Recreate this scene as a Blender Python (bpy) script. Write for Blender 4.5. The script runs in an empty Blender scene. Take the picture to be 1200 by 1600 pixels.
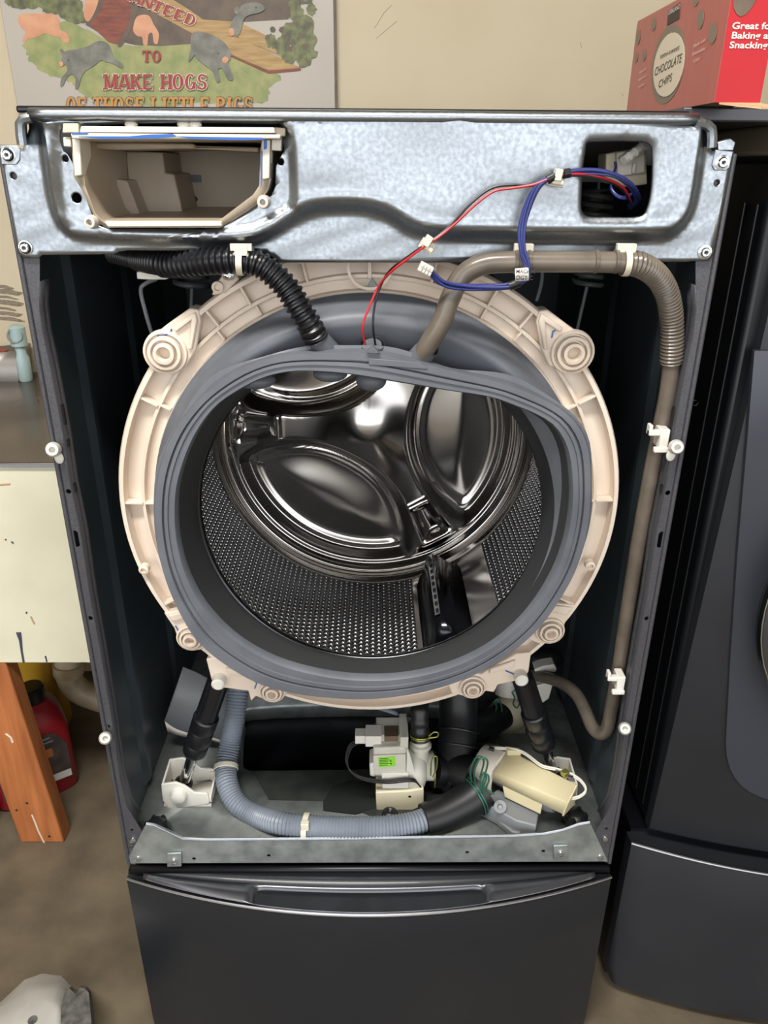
import bpy, bmesh, math, random
import numpy as np
from mathutils import Vector, Matrix
from mathutils.geometry import delaunay_2d_cdt
C = bpy.context.scene
COL = C.collection
random.seed(7); rng = np.random.default_rng(7)
PI = math.pi

# ------------------------------------------------------------------ camera
F = 1200.0
EYE = np.array([0.0062, -0.7867, 1.2630])
PITCH, YAW, ROLL = 0.42475, 0.01275, 0.00738
def _axes(p, y, r):
    f = np.array([math.sin(y)*math.cos(p), math.cos(y)*math.cos(p), -math.sin(p)])
    rt = np.array([math.cos(y), -math.sin(y), 0.0]); up = np.cross(rt, f)
    return np.array([rt*math.cos(r)+up*math.sin(r), -rt*math.sin(r)+up*math.cos(r), f])
AX = _axes(PITCH, YAW, ROLL)
cam_d = bpy.data.cameras.new('camera'); cam = bpy.data.objects.new('camera', cam_d); COL.objects.link(cam)
cam_d.sensor_fit = 'HORIZONTAL'; cam_d.sensor_width = 36; cam_d.lens = 36*F/1200; cam_d.clip_start = 0.02; cam_d.clip_end = 60
cam.matrix_world = Matrix(((AX[0][0], AX[1][0], -AX[2][0], EYE[0]), (AX[0][1], AX[1][1], -AX[2][1], EYE[1]),
                           (AX[0][2], AX[1][2], -AX[2][2], EYE[2]), (0, 0, 0, 1)))
C.camera = cam
def ray(px, py): return AX.T @ np.array([(px-600)/F, (800-py)/F, 1.0])
def at(px, py, Y):            # the point of the plane y = Y seen at a photograph pixel
    d = ray(px, py); return Vector(EYE + d*((Y-EYE[1])/d[1]))
def atz(px, py, Z):
    d = ray(px, py); return Vector(EYE + d*((Z-EYE[2])/d[2]))
def atx(px, py, X):
    d = ray(px, py); return Vector(EYE + d*((X-EYE[0])/d[0]))

# ------------------------------------------------------------------ light
world = bpy.data.worlds.new('world'); C.world = world; world.use_nodes = True
bg = world.node_tree.nodes['Background']; bg.inputs['Color'].default_value = (0.955, 0.975, 1.0, 1); bg.inputs['Strength'].default_value = 2.6
def area(name, loc, size, size_y, power, target, color=(1, 1, 1)):
    d = bpy.data.lights.new(name, 'AREA'); d.shape = 'RECTANGLE'; d.size = size; d.size_y = size_y; d.energy = power; d.color = color
    o = bpy.data.objects.new(name, d); COL.objects.link(o); o.location = loc
    o.rotation_euler = (Vector(target)-Vector(loc)).to_track_quat('-Z', 'Y').to_euler(); return o
area('overhead_fill', (-0.35, -0.85, 2.55), 1.3, 0.25, 55, (-0.35, -0.9, 0), (1.0, 0.96, 0.90))  # unseen overhead light, added to brighten the interior
C.view_settings.view_transform = 'Standard'; C.view_settings.look = 'None'
C.view_settings.gamma = 1; C.view_settings.use_curve_mapping = False; C.view_settings.exposure = 0.25
C.cycles.max_bounces = 8; C.cycles.glossy_bounces = 5; C.cycles.diffuse_bounces = 3
C.cycles.caustics_reflective = False; C.cycles.caustics_refractive = False; C.cycles.sample_clamp_indirect = 4

# ------------------------------------------------------------------ materials
def lin(c):
    if isinstance(c, str):
        c = [int(c[i:i+2], 16)/255 for i in (0, 2, 4)]
        c = [(x/12.92 if x <= .04045 else ((x+.055)/1.055)**2.4) for x in c]
    return (*c[:3], 1)
MATS = {}
def mat(name, col, rough=0.5, metal=0.0, col2=None, scale=20, fac=(0.35, 0.65), bump=0.0, bscale=200, spec=0.5, detail=4, stretch=None, rough2=None, coat=0.0):
    m = bpy.data.materials.new(name); m.use_nodes = True; nt = m.node_tree; p = nt.nodes['Principled BSDF']
    p.inputs['Base Color'].default_value = lin(col); p.inputs['Roughness'].default_value = rough; p.inputs['Metallic'].default_value = metal
    p.inputs['Specular IOR Level'].default_value = spec; p.inputs['Coat Weight'].default_value = coat
    tc = nt.nodes.new('ShaderNodeTexCoord'); src = tc.outputs['Object']
    if stretch:
        mp = nt.nodes.new('ShaderNodeMapping'); mp.inputs['Scale'].default_value = stretch; nt.links.new(src, mp.inputs['Vector']); src = mp.outputs['Vector']
    if col2 is not None or rough2 is not None:
        n = nt.nodes.new('ShaderNodeTexNoise'); n.inputs['Scale'].default_value = scale; n.inputs['Detail'].default_value = detail; nt.links.new(src, n.inputs['Vector'])
        r = nt.nodes.new('ShaderNodeMapRange'); r.inputs[1].default_value, r.inputs[2].default_value = fac; nt.links.new(n.outputs['Fac'], r.inputs[0])
        if col2 is not None:
            x = nt.nodes.new('ShaderNodeMix'); x.data_type = 'RGBA'; x.inputs[6].default_value = lin(col); x.inputs[7].default_value = lin(col2)
            nt.links.new(r.outputs[0], x.inputs[0]); nt.links.new(x.outputs[2], p.inputs['Base Color'])
        if rough2 is not None:
            y = nt.nodes.new('ShaderNodeMapRange'); y.inputs[3].default_value = rough; y.inputs[4].default_value = rough2
            nt.links.new(r.outputs[0], y.inputs[0]); nt.links.new(y.outputs[0], p.inputs['Roughness'])
    if bump:
        n2 = nt.nodes.new('ShaderNodeTexNoise'); n2.inputs['Scale'].default_value = bscale; n2.inputs['Detail'].default_value = 3; nt.links.new(src, n2.inputs['Vector'])
        b = nt.nodes.new('ShaderNodeBump'); b.inputs['Strength'].default_value = bump; b.inputs['Distance'].default_value = 0.002
        nt.links.new(n2.outputs['Fac'], b.inputs['Height']); nt.links.new(b.outputs['Normal'], p.inputs['Normal'])
    MATS[name] = m; return m
mat('wall_paint', 'd0c4ab', 0.75, col2='c6b89c', scale=2.5, bump=0.25, bscale=12)
mat('concrete', '786c58', 0.72, col2='564b3c', scale=9, fac=(0.32, 0.7), bump=0.35, bscale=60, detail=8)
mat('driveway', '8f8b84', 0.8, col2='7d7972', scale=2)
mat('garage_wall', 'b9ac93', 0.8)
mat('ceiling_white', 'c8c4ba', 0.8)
mat('galvanised', 'a6acb2', 0.30, 1.0, col2='9aa1a8', scale=260, rough2=0.42, bump=0.03, bscale=300)
mat('galv_pan', 'b4bab9', 0.42, 0.75, col2='858c8a', scale=28, rough2=0.55, bump=0.05, bscale=90)
mat('flange_paint', '55555a', 0.42, 0.35, col2='47474c', scale=500, bump=0.06, bscale=900)
mat('inner_steel', '3a4348', 0.36, 0.2, col2='31393d', scale=6, bump=0.02, bscale=14)
mat('black_steel', '14151a', 0.35, 0.2)
mat('tub_plastic', 'e3d5c6', 0.5, col2='dccbb9', scale=10)
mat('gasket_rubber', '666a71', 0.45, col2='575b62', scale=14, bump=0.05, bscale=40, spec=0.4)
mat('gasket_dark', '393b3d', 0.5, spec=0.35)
mat('tub_dark', '141414', 0.6)
mat('steel_drum', 'b0aca8', 0.12, 1.0, rough2=0.18, scale=8)
mat('steel_perf', 'a5a6a8', 0.20, 1.0)
mat('lifter_dark_reflection', '3a3c42', 0.16, 0.9)  # lifter steel, with the dark reflection put into its colour
mat('rim_dark_reflection', '55565a', 0.25, 1.0)  # rim steel darkened to stand for the drum's dark reflection
mat('step_steel', '454945', 0.5, 0.3, col2='363a37', scale=30)
mat('chrome', 'd8dadd', 0.12, 1.0)
mat('black_rubber', '17181a', 0.42, bump=0.04, bscale=60)
mat('black_plastic', '15161a', 0.3)
mat('grey_hose', '6f665b', 0.32, col2='5c544b', scale=30, coat=0.2)
mat('drain_grey', '7d8591', 0.4, col2='6d7580', scale=20)
mat('white_plastic', 'dcd9d0', 0.42)
mat('pump_white', 'd5d2c6', 0.42, col2='c6c3b6', scale=15)
mat('cream_plastic', 'd0c8ac', 0.42)
mat('beige_cover', 'cdc3a0', 0.42, col2='c6bb97', scale=12)
mat('housing_plastic', 'b3a692', 0.5, col2='a09280', scale=5)
mat('housing_light', 'd2ccc0', 0.45)
mat('grey_plastic', '7f8386', 0.42)
mat('dark_grey_plastic', '575b5c', 0.4)
mat('green_label', '8fdc3a', 0.5)
mat('label_print', '2f4a22', 0.6)
mat('tag_white', 'd9d5cc', 0.5)
mat('ink_black', '26262a', 0.6)
mat('blue_marker', '2a5fae', 0.5)
mat('wire_blue', '2c3470', 0.38)
mat('wire_red', 'b8232c', 0.38)
mat('wire_black', '141416', 0.38)
mat('wire_white', 'd8d3c8', 0.4)
mat('clip_nylon', 'd9d4c0', 0.4)
mat('green_wire', '3f7a66', 0.3, 0.6)
mat('yellow_wire', '9a9a4e', 0.3, 0.7)
mat('pedestal_dark', '212429', 0.34, 0.25, col2='24272c', scale=300, coat=0.1)
mat('pedestal_handle', '5f6065', 0.27, 0.8)
mat('pedestal_edge', 'a9a9ac', 0.25, 1.0)
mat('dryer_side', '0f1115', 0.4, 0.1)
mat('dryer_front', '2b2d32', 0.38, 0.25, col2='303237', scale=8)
mat('dryer_front_light', '3b3e47', 0.36, 0.25)
mat('lid_tan_reflection', '968a74', 0.3, 0.1)  # tan stands for the wall reflected in the glossy lid
mat('lid_dark', '202026', 0.25, 0.3)
mat('grey_slab', '4a4a50', 0.3, 0.3)
mat('card_red', 'b80f1e', 0.5, col2='ae0d1b', scale=4)
mat('card_side_glare', 'ad5550', 0.36, col2='a6504b', scale=60, stretch=(1, 1, 0.05), coat=0.3)  # red card paled, glare on the side face painted in
mat('card_kraft', 'b79a76', 0.8)
mat('print_white', 'ece6dc', 0.5)
mat('print_cream', 'd9cdb8', 0.5)
mat('print_grey', '7f7565', 0.5)
mat('print_dark', '3c3330', 0.5)
mat('tin_sheet', 'beb7ad', 0.42, col2='b3aca2', scale=3)
mat('grass_print', 'a3a16a', 0.45, col2='84905a', scale=40, detail=8)
mat('pink_print', 'd9a27e', 0.45, col2='c98d6c', scale=30)
mat('pig_grey', '65645d', 0.45, col2='86847a', scale=40)
mat('barrel_print', '8d4a36', 0.45, col2='6f3527', scale=30, stretch=(1, 1, 6))
mat('plank_print', 'b99a66', 0.45, col2='a07f4e', scale=20, stretch=(1, 1, 8))
mat('shade_print', '55483e', 0.45, col2='6b5a49', scale=30)
mat('red_print', '9c2d36', 0.45)
mat('gold_print', 'c58a3d', 0.45)
mat('leaf_print', '7d8152', 0.45, col2='4d5038', scale=60)
mat('bench_top', '4e453c', 0.2, col2='352d26', scale=4, fac=(0.35, 0.7), detail=8, rough2=0.32)
mat('bench_paint', 'dcd8c0', 0.55, col2='d0cbb2', scale=6, bump=0.08, bscale=20)
mat('bench_drip', '44485c', 0.5)
mat('wood', 'b9713f', 0.6, col2='95552b', scale=9, stretch=(6, 6, 0.5), detail=6, bump=0.15, bscale=60)
mat('wood_side', '7d5a34', 0.65, col2='6b4c2b', scale=9, stretch=(6, 6, 0.5))
mat('red_jug', '8f1a22', 0.35)
mat('yellow_jug', 'dcae33', 0.45, col2='c99d2b', scale=12)
mat('jug_label', '3b3431', 0.5, col2='5a4b42', scale=30)
mat('pvc', 'c9bba0', 0.45, col2='9d8a6a', scale=14)
mat('pale_casting', 'c3c2bd', 0.55, col2='b2b1ab', scale=14)
mat('rough_concrete', '6d6b66', 0.9, col2='3f3e3b', scale=60, detail=8, bump=1.0, bscale=80)
mat('tray_metal', '8c8781', 0.35, 0.5)
mat('pale_blue', 'a3b9b8', 0.35)
mat('smear', '6d6459', 0.7, col2='9a8d78', scale=40, stretch=(3, 1, 12))
mat('puddle', '4a504c', 0.08, 0.6)
mat('paint_white', 'dcd3c2', 0.5)

# ------------------------------------------------------------------ mesh tools
WORLD = {}   # world origin of every object built
class MB:
    def __init__(s): s.v = []; s.f = []; s.m = []; s.slots = []; s.cur = 0
    def use(s, mname):
        if mname not in s.slots: s.slots.append(mname)
        s.cur = s.slots.index(mname); return s
    def add(s, verts, faces):
        b = len(s.v); s.v += [tuple(p) for p in verts]; s.f += [tuple(b+i for i in f) for f in faces]; s.m += [s.cur]*len(faces); return s
    def box(s, c, size, R=None):
        h = [x/2 for x in size]; c = Vector(c)
        vs = []
        for sx, sy, sz in ((-1,-1,-1),(1,-1,-1),(1,1,-1),(-1,1,-1),(-1,-1,1),(1,-1,1),(1,1,1),(-1,1,1)):
            p = Vector((sx*h[0], sy*h[1], sz*h[2])); vs.append(c + (R @ p if R is not None else p))
        return s.add(vs, [(0,3,2,1),(4,5,6,7),(0,1,5,4),(1,2,6,5),(2,3,7,6),(3,0,4,7)])
    def bb(s, lo, hi): return s.box([(a+b)/2 for a, b in zip(lo, hi)], [abs(b-a) for a, b in zip(lo, hi)])
    def prism(s, pts, vec):
        n = len(pts); pts = [Vector(p) for p in pts]; v = Vector(vec)
        vs = pts + [p+v for p in pts]
        return s.add(vs, [tuple(range(n)), tuple(range(2*n-1, n-1, -1))] + [(i, i+n, (i+1) % n+n, (i+1) % n) for i in range(n)])
    def pxprism(s, pp, Y0, Y1):   # outline in the plane y = Y0, extruded straight back to Y1
        return s.prism([at(x, y, Y0) for x, y in pp], (0, Y1-Y0, 0))
    def loft(s, rings, closed=True, cap0=False, cap1=False):
        n = len(rings[0]); vs = [p for r in rings for p in r]; fs = []
        for k in range(len(rings)-1):
            for i in range(n if closed else n-1):
                j = (i+1) % n; fs.append((k*n+i, k*n+j, (k+1)*n+j, (k+1)*n+i))
        if cap0: fs.append(tuple(range(n-1, -1, -1)))
        if cap1: fs.append(tuple((len(rings)-1)*n+i for i in range(n)))
        return s.add(vs, fs)
    def tube(s, pts, r, n=10, caps=True):
        pts = [Vector(p) for p in pts]; rr = r if isinstance(r, (list, tuple, np.ndarray)) else [r]*len(pts)
        rings = []; prev = None
        for i, p in enumerate(pts):
            t = (pts[min(i+1, len(pts)-1)]-pts[max(i-1, 0)]).normalized()
            if prev is None:
                a = Vector((0, 0, 1)) if abs(t.z) < .9 else Vector((1, 0, 0)); u = t.cross(a).normalized()
            else: u = (prev - t*prev.dot(t)).normalized()
            prev = u; w = t.cross(u)
            rings.append([p + (u*math.cos(2*PI*k/n)+w*math.sin(2*PI*k/n))*rr[i] for k in range(n)])
        return s.loft(rings, True, caps, caps)
    def lathe(s, prof, o, d=(0, -1, 0), n=24, cap0=False, cap1=False):   # prof: (radius, height along d)
        o = Vector(o); d = Vector(d).normalized(); a = Vector((0, 0, 1)) if abs(d.z) < .9 else Vector((1, 0, 0))
        u = d.cross(a).normalized(); w = d.cross(u)
        return s.loft([[o + d*h + (u*math.cos(2*PI*k/n)+w*math.sin(2*PI*k/n))*r for k in range(n)] for r, h in prof], True, cap0, cap1)
    def ball(s, c, rad, n=16, m=10, R=None):
        c = Vector(c); rings = []
        for i in range(1, m):
            ph = PI*i/m
            ring = []
            for k in range(n):
                p = Vector((rad[0]*math.sin(ph)*math.cos(2*PI*k/n), rad[1]*math.sin(ph)*math.sin(2*PI*k/n), rad[2]*math.cos(ph)))
                ring.append(c + (R @ p if R is not None else p))
            rings.append(ring)
        return s.loft(rings, True, True, True)
    def build(s, name, m=None, parent=None, smooth=True, bevel=0, seg=2, sharp=35, origin=None, solid=0):
        V = np.array([tuple(p) for p in s.v], float)
        o = Vector(origin) if origin is not None else Vector((V.min(0)+V.max(0))/2)
        me = bpy.data.meshes.new(name); me.from_pydata([tuple(p) for p in (V-np.array(o))], [], s.f)
        if m: me.materials.append(MATS[m])
        else:
            for k in s.slots: me.materials.append(MATS[k])
            me.polygons.foreach_set('material_index', s.m)
        bm = bmesh.new(); bm.from_mesh(me); bmesh.ops.recalc_face_normals(bm, faces=bm.faces); bm.to_mesh(me); bm.free()
        if smooth:
            me.polygons.foreach_set('use_smooth', [True]*len(me.polygons)); me.set_sharp_from_angle(angle=math.radians(sharp))
        ob = bpy.data.objects.new(name, me); COL.objects.link(ob); place(ob, o, parent)
        if bevel:
            b = ob.modifiers.new('bevel', 'BEVEL'); b.width = bevel; b.segments = seg; b.limit_method = 'ANGLE'; b.angle_limit = math.radians(40)
        if solid:
            q = ob.modifiers.new('solid', 'SOLIDIFY'); q.thickness = solid; q.offset = 0
        return ob
def place(ob, o, parent):
    WORLD[ob.name] = Vector(o)
    if parent: ob.parent = parent; ob.location = Vector(o)-WORLD[parent.name]
    else: ob.location = o
def thing(name, label, cat, loc, group=None):
    e = bpy.data.objects.new(name, None); e.empty_display_size = .05; COL.objects.link(e); place(e, Vector(loc), None)
    return tag(e, label, cat, group)
def tag(o, label, cat, group=None):
    o['label'] = label; o['category'] = cat
    if group: o['group'] = group
    return o
def struct(o): o['kind'] = 'structure'; return o
def spline(pts, k=10):     # Catmull-Rom through points
    P = [np.array(p, float) for p in pts]; P = [2*P[0]-P[1]] + P + [2*P[-1]-P[-2]]; out = []
    for i in range(1, len(P)-2):
        for t in np.linspace(0, 1, k, endpoint=False):
            a, b, c, d = P[i-1:i+3]
            out.append(.5*((2*b)+(c-a)*t+(2*a-5*b+4*c-d)*t*t+(-a+3*b-3*c+d)*t**3))
    out.append(P[-2]); return out
def resample(pts, ds):
    P = np.array(pts); L = np.r_[0, np.cumsum(np.linalg.norm(np.diff(P, axis=0), axis=1))]
    n = max(2, int(L[-1]/ds)); t = np.linspace(0, L[-1], n)
    return np.stack([np.interp(t, L, P[:, k]) for k in range(3)], 1), t
def pxpath(pp): return spline([tuple(at(x, y, Y)) for x, y, Y in pp])
def corrugated(mb, pts, r, pitch, depth, n=16, sharp=True, k=4):
    P, t = resample(pts, pitch/k)
    if sharp: rr = [r if (i % k) < k/2 else r-depth for i in range(len(P))]
    else: rr = [r - depth*(.5-.5*math.cos(2*PI*i/k)) for i in range(len(P))]
    return mb.tube(P, rr, n)
def inpoly(P, poly):
    x, y = P[:, 0], P[:, 1]; q = np.array(poly); r = np.zeros(len(P), bool); n = len(q)
    for i in range(n):
        a, b = q[i], q[(i+1) % n]
        c = (a[1] > y) != (b[1] > y)
        with np.errstate(divide='ignore', invalid='ignore'): r ^= c & (x < (b[0]-a[0])*(y-a[1])/(b[1]-a[1]+1e-15)+a[0])
    return r
def sdf(P, poly):            # positive inside
    q = np.array(poly); d = np.full(len(P), 1e9); n = len(q)
    for i in range(n):
        a, b = q[i], q[(i+1) % n]; ab = b-a; t = np.clip(((P-a)@ab)/(ab@ab+1e-15), 0, 1)
        d = np.minimum(d, np.linalg.norm(P-(a+t[:, None]*ab), axis=1))
    return np.where(inpoly(P, poly), d, -d)
def sstep(x, a, b):
    t = np.clip((x-a)/(b-a), 0, 1); return t*t*(3-2*t)
def tri2d(outline, holes, extra=None):
    vs = []; es = []
    for loop in [outline]+holes:
        b = len(vs); n = len(loop); vs += [Vector((p[0], p[1])) for p in loop]; es += [(b+i, b+(i+1) % n) for i in range(n)]
    if extra is not None: vs += [Vector((p[0], p[1])) for p in extra]
    V, E, T = delaunay_2d_cdt(vs, es, [], 0, 1e-6)[:3]
    V = np.array([tuple(p) for p in V]); T = [t for t in T]
    c = np.array([V[list(t)].mean(0) for t in T]); ok = inpoly(c, outline)
    for h in holes: ok &= ~inpoly(c, h)
    return V, [t for t, k in zip(T, ok) if k]
def circ(x, z, r, n=14, rz=None): return [(x+r*math.cos(2*PI*k/n), z+(rz or r)*math.sin(2*PI*k/n)) for k in range(n)]
def xz(p): return (p[0], p[2])
def plate(mb, outline, holes, Y0, Y1):        # a sheet in the x-z plane with holes cut through it
    V, T = tri2d(outline, holes); n = len(V)
    mb.add([(x, Y0, z) for x, z in V]+[(x, Y1, z) for x, z in V], [tuple(t) for t in T]+[tuple(i+n for i in reversed(t)) for t in T])
    for loop in [outline]+holes:
        m = len(loop); mb.add([(x, Y0, z) for x, z in loop]+[(x, Y1, z) for x, z in loop], [(i, (i+1) % m, (i+1) % m+m, i+m) for i in range(m)])
    return mb
def smoothpoly(pts, k=6): # closed Catmull-Rom in 2-D or 3-D
    P = [np.array(p, float) for p in pts]; n = len(P); out = []
    for i in range(n):
        a, b, c, d = P[i-1], P[i], P[(i+1) % n], P[(i+2) % n]
        for t in np.linspace(0, 1, k, endpoint=False):
            out.append(.5*((2*b)+(c-a)*t+(2*a-5*b+4*c-d)*t*t+(-a+3*b-3*c+d)*t**3))
    return out
def rrect(x0, z0, x1, z1, r, n=5):
    out = []
    for cx, cz, a in ((x1-r, z1-r, 0), (x0+r, z1-r, 90), (x0+r, z0+r, 180), (x1-r, z0+r, 270)):
        out += [(cx+r*math.cos(math.radians(a+90*k/n)), cz+r*math.sin(math.radians(a+90*k/n))) for k in range(n+1)]
    return out
def frame_from(d):
    d = Vector(d).normalized(); a = Vector((0, 0, 1)) if abs(d.z) < .95 else Vector((0, 1, 0)); u = d.cross(a).normalized()
    return d, u, d.cross(u)
def text_mesh(s, size, bold=0.0, shear=0.0):
    cu = bpy.data.curves.new('lettering', 'FONT'); cu.body = s; cu.size = size; cu.offset = bold; cu.shear = shear; cu.resolution_u = 3
    ob = bpy.data.objects.new('lettering', cu); COL.objects.link(ob)
    me = bpy.data.meshes.new_from_object(ob.evaluated_get(bpy.context.evaluated_depsgraph_get()))
    V = [tuple(v.co) for v in me.vertices]; Fs = [tuple(p.vertices) for p in me.polygons]
    bpy.data.objects.remove(ob); bpy.data.curves.remove(cu); bpy.data.meshes.remove(me)
    return np.array(V), Fs

# ------------------------------------------------------------------ the garage
WALL_Y = 0.95
def slab(name, lo, hi, m): return struct(MB().bb(lo, hi).build(name, m, smooth=False))
GY = -2.7      # the open garage door behind the camera
slab('floor', (-3.2, GY, -0.1), (3.2, WALL_Y+.1, 0), 'concrete')
slab('floor_driveway', (-9, -14, -0.12), (9, GY, -0.01), 'driveway')
wb = slab('wall_back', (-3.2, WALL_Y, 0), (3.2, WALL_Y+.1, 2.65), 'wall_paint')
slab('wall_left', (-3.3, GY, 0), (-3.2, WALL_Y+.1, 2.65), 'garage_wall')
slab('wall_right', (3.2, GY, 0), (3.3, WALL_Y+.1, 2.65), 'garage_wall')
slab('ceiling', (-3.3, GY, 2.65), (3.3, WALL_Y+.1, 2.75), 'ceiling_white')
slab('wall_front', (-3.3, GY-.1, 2.3), (3.3, GY, 2.75), 'garage_wall')
# brush smear and small scars on the back wall, real paint patches a hair proud of it
for y, xe, h in ((446,22,5),(453,36,7),(463,30,3),(469,38,8),(480,26,4),(487,36,6),(496,40,5)):
    pp = [(-6, y-1), (xe*.35, y-random.uniform(0, 2)), (xe*.7, y+2), (xe, y+4+random.uniform(0, 3)), (xe*.8, y+h+2), (xe*.4, y+h), (-6, y+h*.6)]
    MB().prism([at(x, q, WALL_Y) for x, q in smoothpoly(pp, 3)], (0, -.0006, 0)).build('brush_mark', 'smear', wb, smooth=False)
for pts in ([(1085,44),(1100,20),(1112,8)], [(1088,60),(1120,33)], [(906,66),(909,75)], [(971,146),(974,150)]):
    MB().tube([at(x-500 if x > 1000 else x, y, WALL_Y-.0002) for x, y in pts], .0004, 5).build('wall_scratch', 'smear', wb)

# ------------------------------------------------------------------ washing machine cabinet
HW = 0.343; ZB = 0.36
cab = thing('washing_machine', 'dark grey washing machine cabinet opened at the front, standing on the left drawer pedestal', 'washing machine', (0, 0.3, ZB))
inner_px = [(62,404),(62,440),(61,480),(66,520),(75,560),(85,610),(98,680),(110,760),(125,830),(140,930),(155,1010),(172,1110),(178,1150),(187,1215),(197,1258),(213,1285),(224,1303),(230,1345)]
inner = [xz(at(x, y, 0)) for x, y in inner_px]
zt, zb_ = inner[0][1]+.02, at(200, 1350, 0).z
ZTOP = at(20, 232, 0).z
hole_px = [(63,626,4,0),(107,768,4,0),(141,966,4,0),(169,1135,4,0),(206,1297,3,0)]
slot_px = [(118,842,5,11)]
for sgn in (-1, 1):
    def mx(p): return (p[0] if sgn < 0 else -p[0], p[1])
    outer = [(-.3375, zb_), (-.3375, ZTOP), (inner[0][0], ZTOP)]
    loop = [mx(p) for p in outer + inner]
    if sgn > 0: loop = loop[::-1]
    holes = []
    for x, y, r, _ in hole_px:
        c = mx(xz(at(x, y, 0))); holes.append(circ(c[0], c[1], r*.00075, 12))
    for x, y, w, h in slot_px:
        c = mx(xz(at(x, y, 0))); holes.append(rrect(c[0]-.0038, c[1]-.0105, c[0]+.0038, c[1]+.0105, .0036))
    plate(MB(), loop, holes, 0, .0014).build('front_flange', 'flange_paint', cab, smooth=False)
    # rolled outer edge of the side sheet with its groove
    X = sgn*.3402
    m = MB(); m.tube([(X, .0, zb_), (X, .0, ZTOP)], .0028, 12); m.tube([(sgn*.3366, .0008, zb_), (sgn*.3366, .0008, ZTOP)], .0011, 8)
    m.build('rolled_edge', 'flange_paint', cab)
    m = MB(); m.bb((sgn*HW, .0, ZB), (sgn*(HW-.003), .66, ZTOP)); m.build('side_panel', 'inner_steel', cab, smooth=False)
    # ribs pressed into the side sheet
    for y0, w, hh in ((.10, .035, .006), (.30, .07, .005), (.50, .05, .006)):
        q = MB(); x0 = sgn*(HW-.003); x1 = sgn*(HW-.003-hh)
        q.prism([(x0, y0, ZB+.05), (x1, y0+.012, ZB+.05), (x1, y0+w-.012, ZB+.05), (x0, y0+w, ZB+.05)], (0, 0, .80)); q.build('pressed_rib', 'inner_steel', cab, smooth=False)
    # inner return of the flange
    ret = [p for p in inner[1:16]]
    m = MB(); m.loft([[(mx(p)[0], .0007, p[1]) for p in ret], [(mx(p)[0]+sgn*.0005, .016, p[1]) for p in ret], [(mx(p)[0]-sgn*.002, .019, p[1]) for p in ret]], closed=False)
    m.build('flange_return', 'flange_paint', cab, solid=.001)
    for zc, hh in ((ret[5][1]+.02, .022), (ret[5][1]-.012, .008), (ret[6][1]-.005, .010)):
        k = np.interp(zc, [p[1] for p in ret[::-1]], [p[0] for p in ret[::-1]])
        xx = k if sgn < 0 else -k
        MB().bb((xx-sgn*.0022, .007, zc-hh/2), (xx, .012, zc+hh/2)).build('flange_slot', 'tub_dark', cab, smooth=False)
    # bottom screws
    for x, y in ((208,1312),(216,1341)):
        c = at(x, y, 0); c.x = c.x if sgn < 0 else -c.x
        MB().lathe([(.0046,0),(.0046,.0012),(.0038,.003),(.002,.0036)], (c.x, 0, c.z), n=16, cap1=True).build('screw', 'chrome', cab)
MB().bb((-HW, .66, ZB), (HW, .664, at(560, 169, .012).z-.007)).build('back_panel', 'inner_steel', cab, smooth=False)
for sgn in (-1, 1): MB().bb((sgn*(HW-.001), .15, ZTOP-.01), (sgn*.296, .66, at(560, 169, .012).z-.0065)).build('upper_rail', 'black_steel', cab, smooth=False)
lid = MB(); zl = at(560, 169, .012).z; lid.bb((-.325, .012, zl-.006), (.298, .64, zl)); lid.build('top_lid', 'lid_dark', cab, bevel=.002)

# stamped crossbar: one pressed sheet, relief from distances to its embossed outlines
YB = -.003
P2 = lambda pp: [xz(at(x, y, YB)) for x, y in pp]
bar_out = P2([(2,233),(36,233),(46,200),(48,186),(300,184),(600,185),(900,187),(1091,194),(1096,210),(1112,236),(1147,236),(1113,400),(1107,408),(1080,408),(1074,409),(800,410),(438,410),(428,402),(416,396),(400,392),(200,391),(186,393),(178,397),(66,398),(60,404),(36,403),(28,396)])
main = smoothpoly(P2([(66,120),(72,200),(80,270),(90,325),(106,353),(136,364),(250,370),(370,372),(418,362),(462,336),(500,323),(560,322),(602,331),(640,353),(680,363),(740,365),(880,367),(1010,367),(1050,358),(1074,325),(1086,260),(1094,200),(1098,120)]), 4)
seat = smoothpoly(P2([(110,196),(92,206),(93,230),(100,300),(108,352),(116,360),(250,363),(380,362),(418,350),(452,329),(461,316),(459,230),(452,206),(440,196),(300,120)]), 4)
hole_main = P2([(100,206),(108,196),(300,193),(440,194),(447,202),(446,235),(437,250),(432,262),(432,290),(426,305),(404,318),(346,356),(322,358),(172,356),(160,352),(150,340),(122,262),(110,240),(104,236),(100,222)])
hole_win = smoothpoly(P2([(912,224),(930,222),(990,222),(1006,226),(1011,240),(1010,290),(1002,326),(990,337),(950,338),(914,337),(904,330),(902,315),(904,270),(908,236)]), 4)
holes = [hole_main, hole_win]
for x, y, r in ((124,309,7),(107,248,4.5),(440,253,4.5),(21,275,4.5),(1120,286,4)):
    c = at(x, y, YB); holes.append(circ(c.x, c.z, r*.00066, 14))
bo = np.array(bar_out); gx, gz = np.meshgrid(np.arange(bo[:, 0].min(), bo[:, 0].max(), .0034), np.arange(bo[:, 1].min(), bo[:, 1].max(), .0034))
G = np.stack([gx.ravel(), gz.ravel()], 1); G = G + rng.uniform(-.0002, .0002, G.shape)
keep = sdf(G, bar_out) > .003
loops = []
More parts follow.
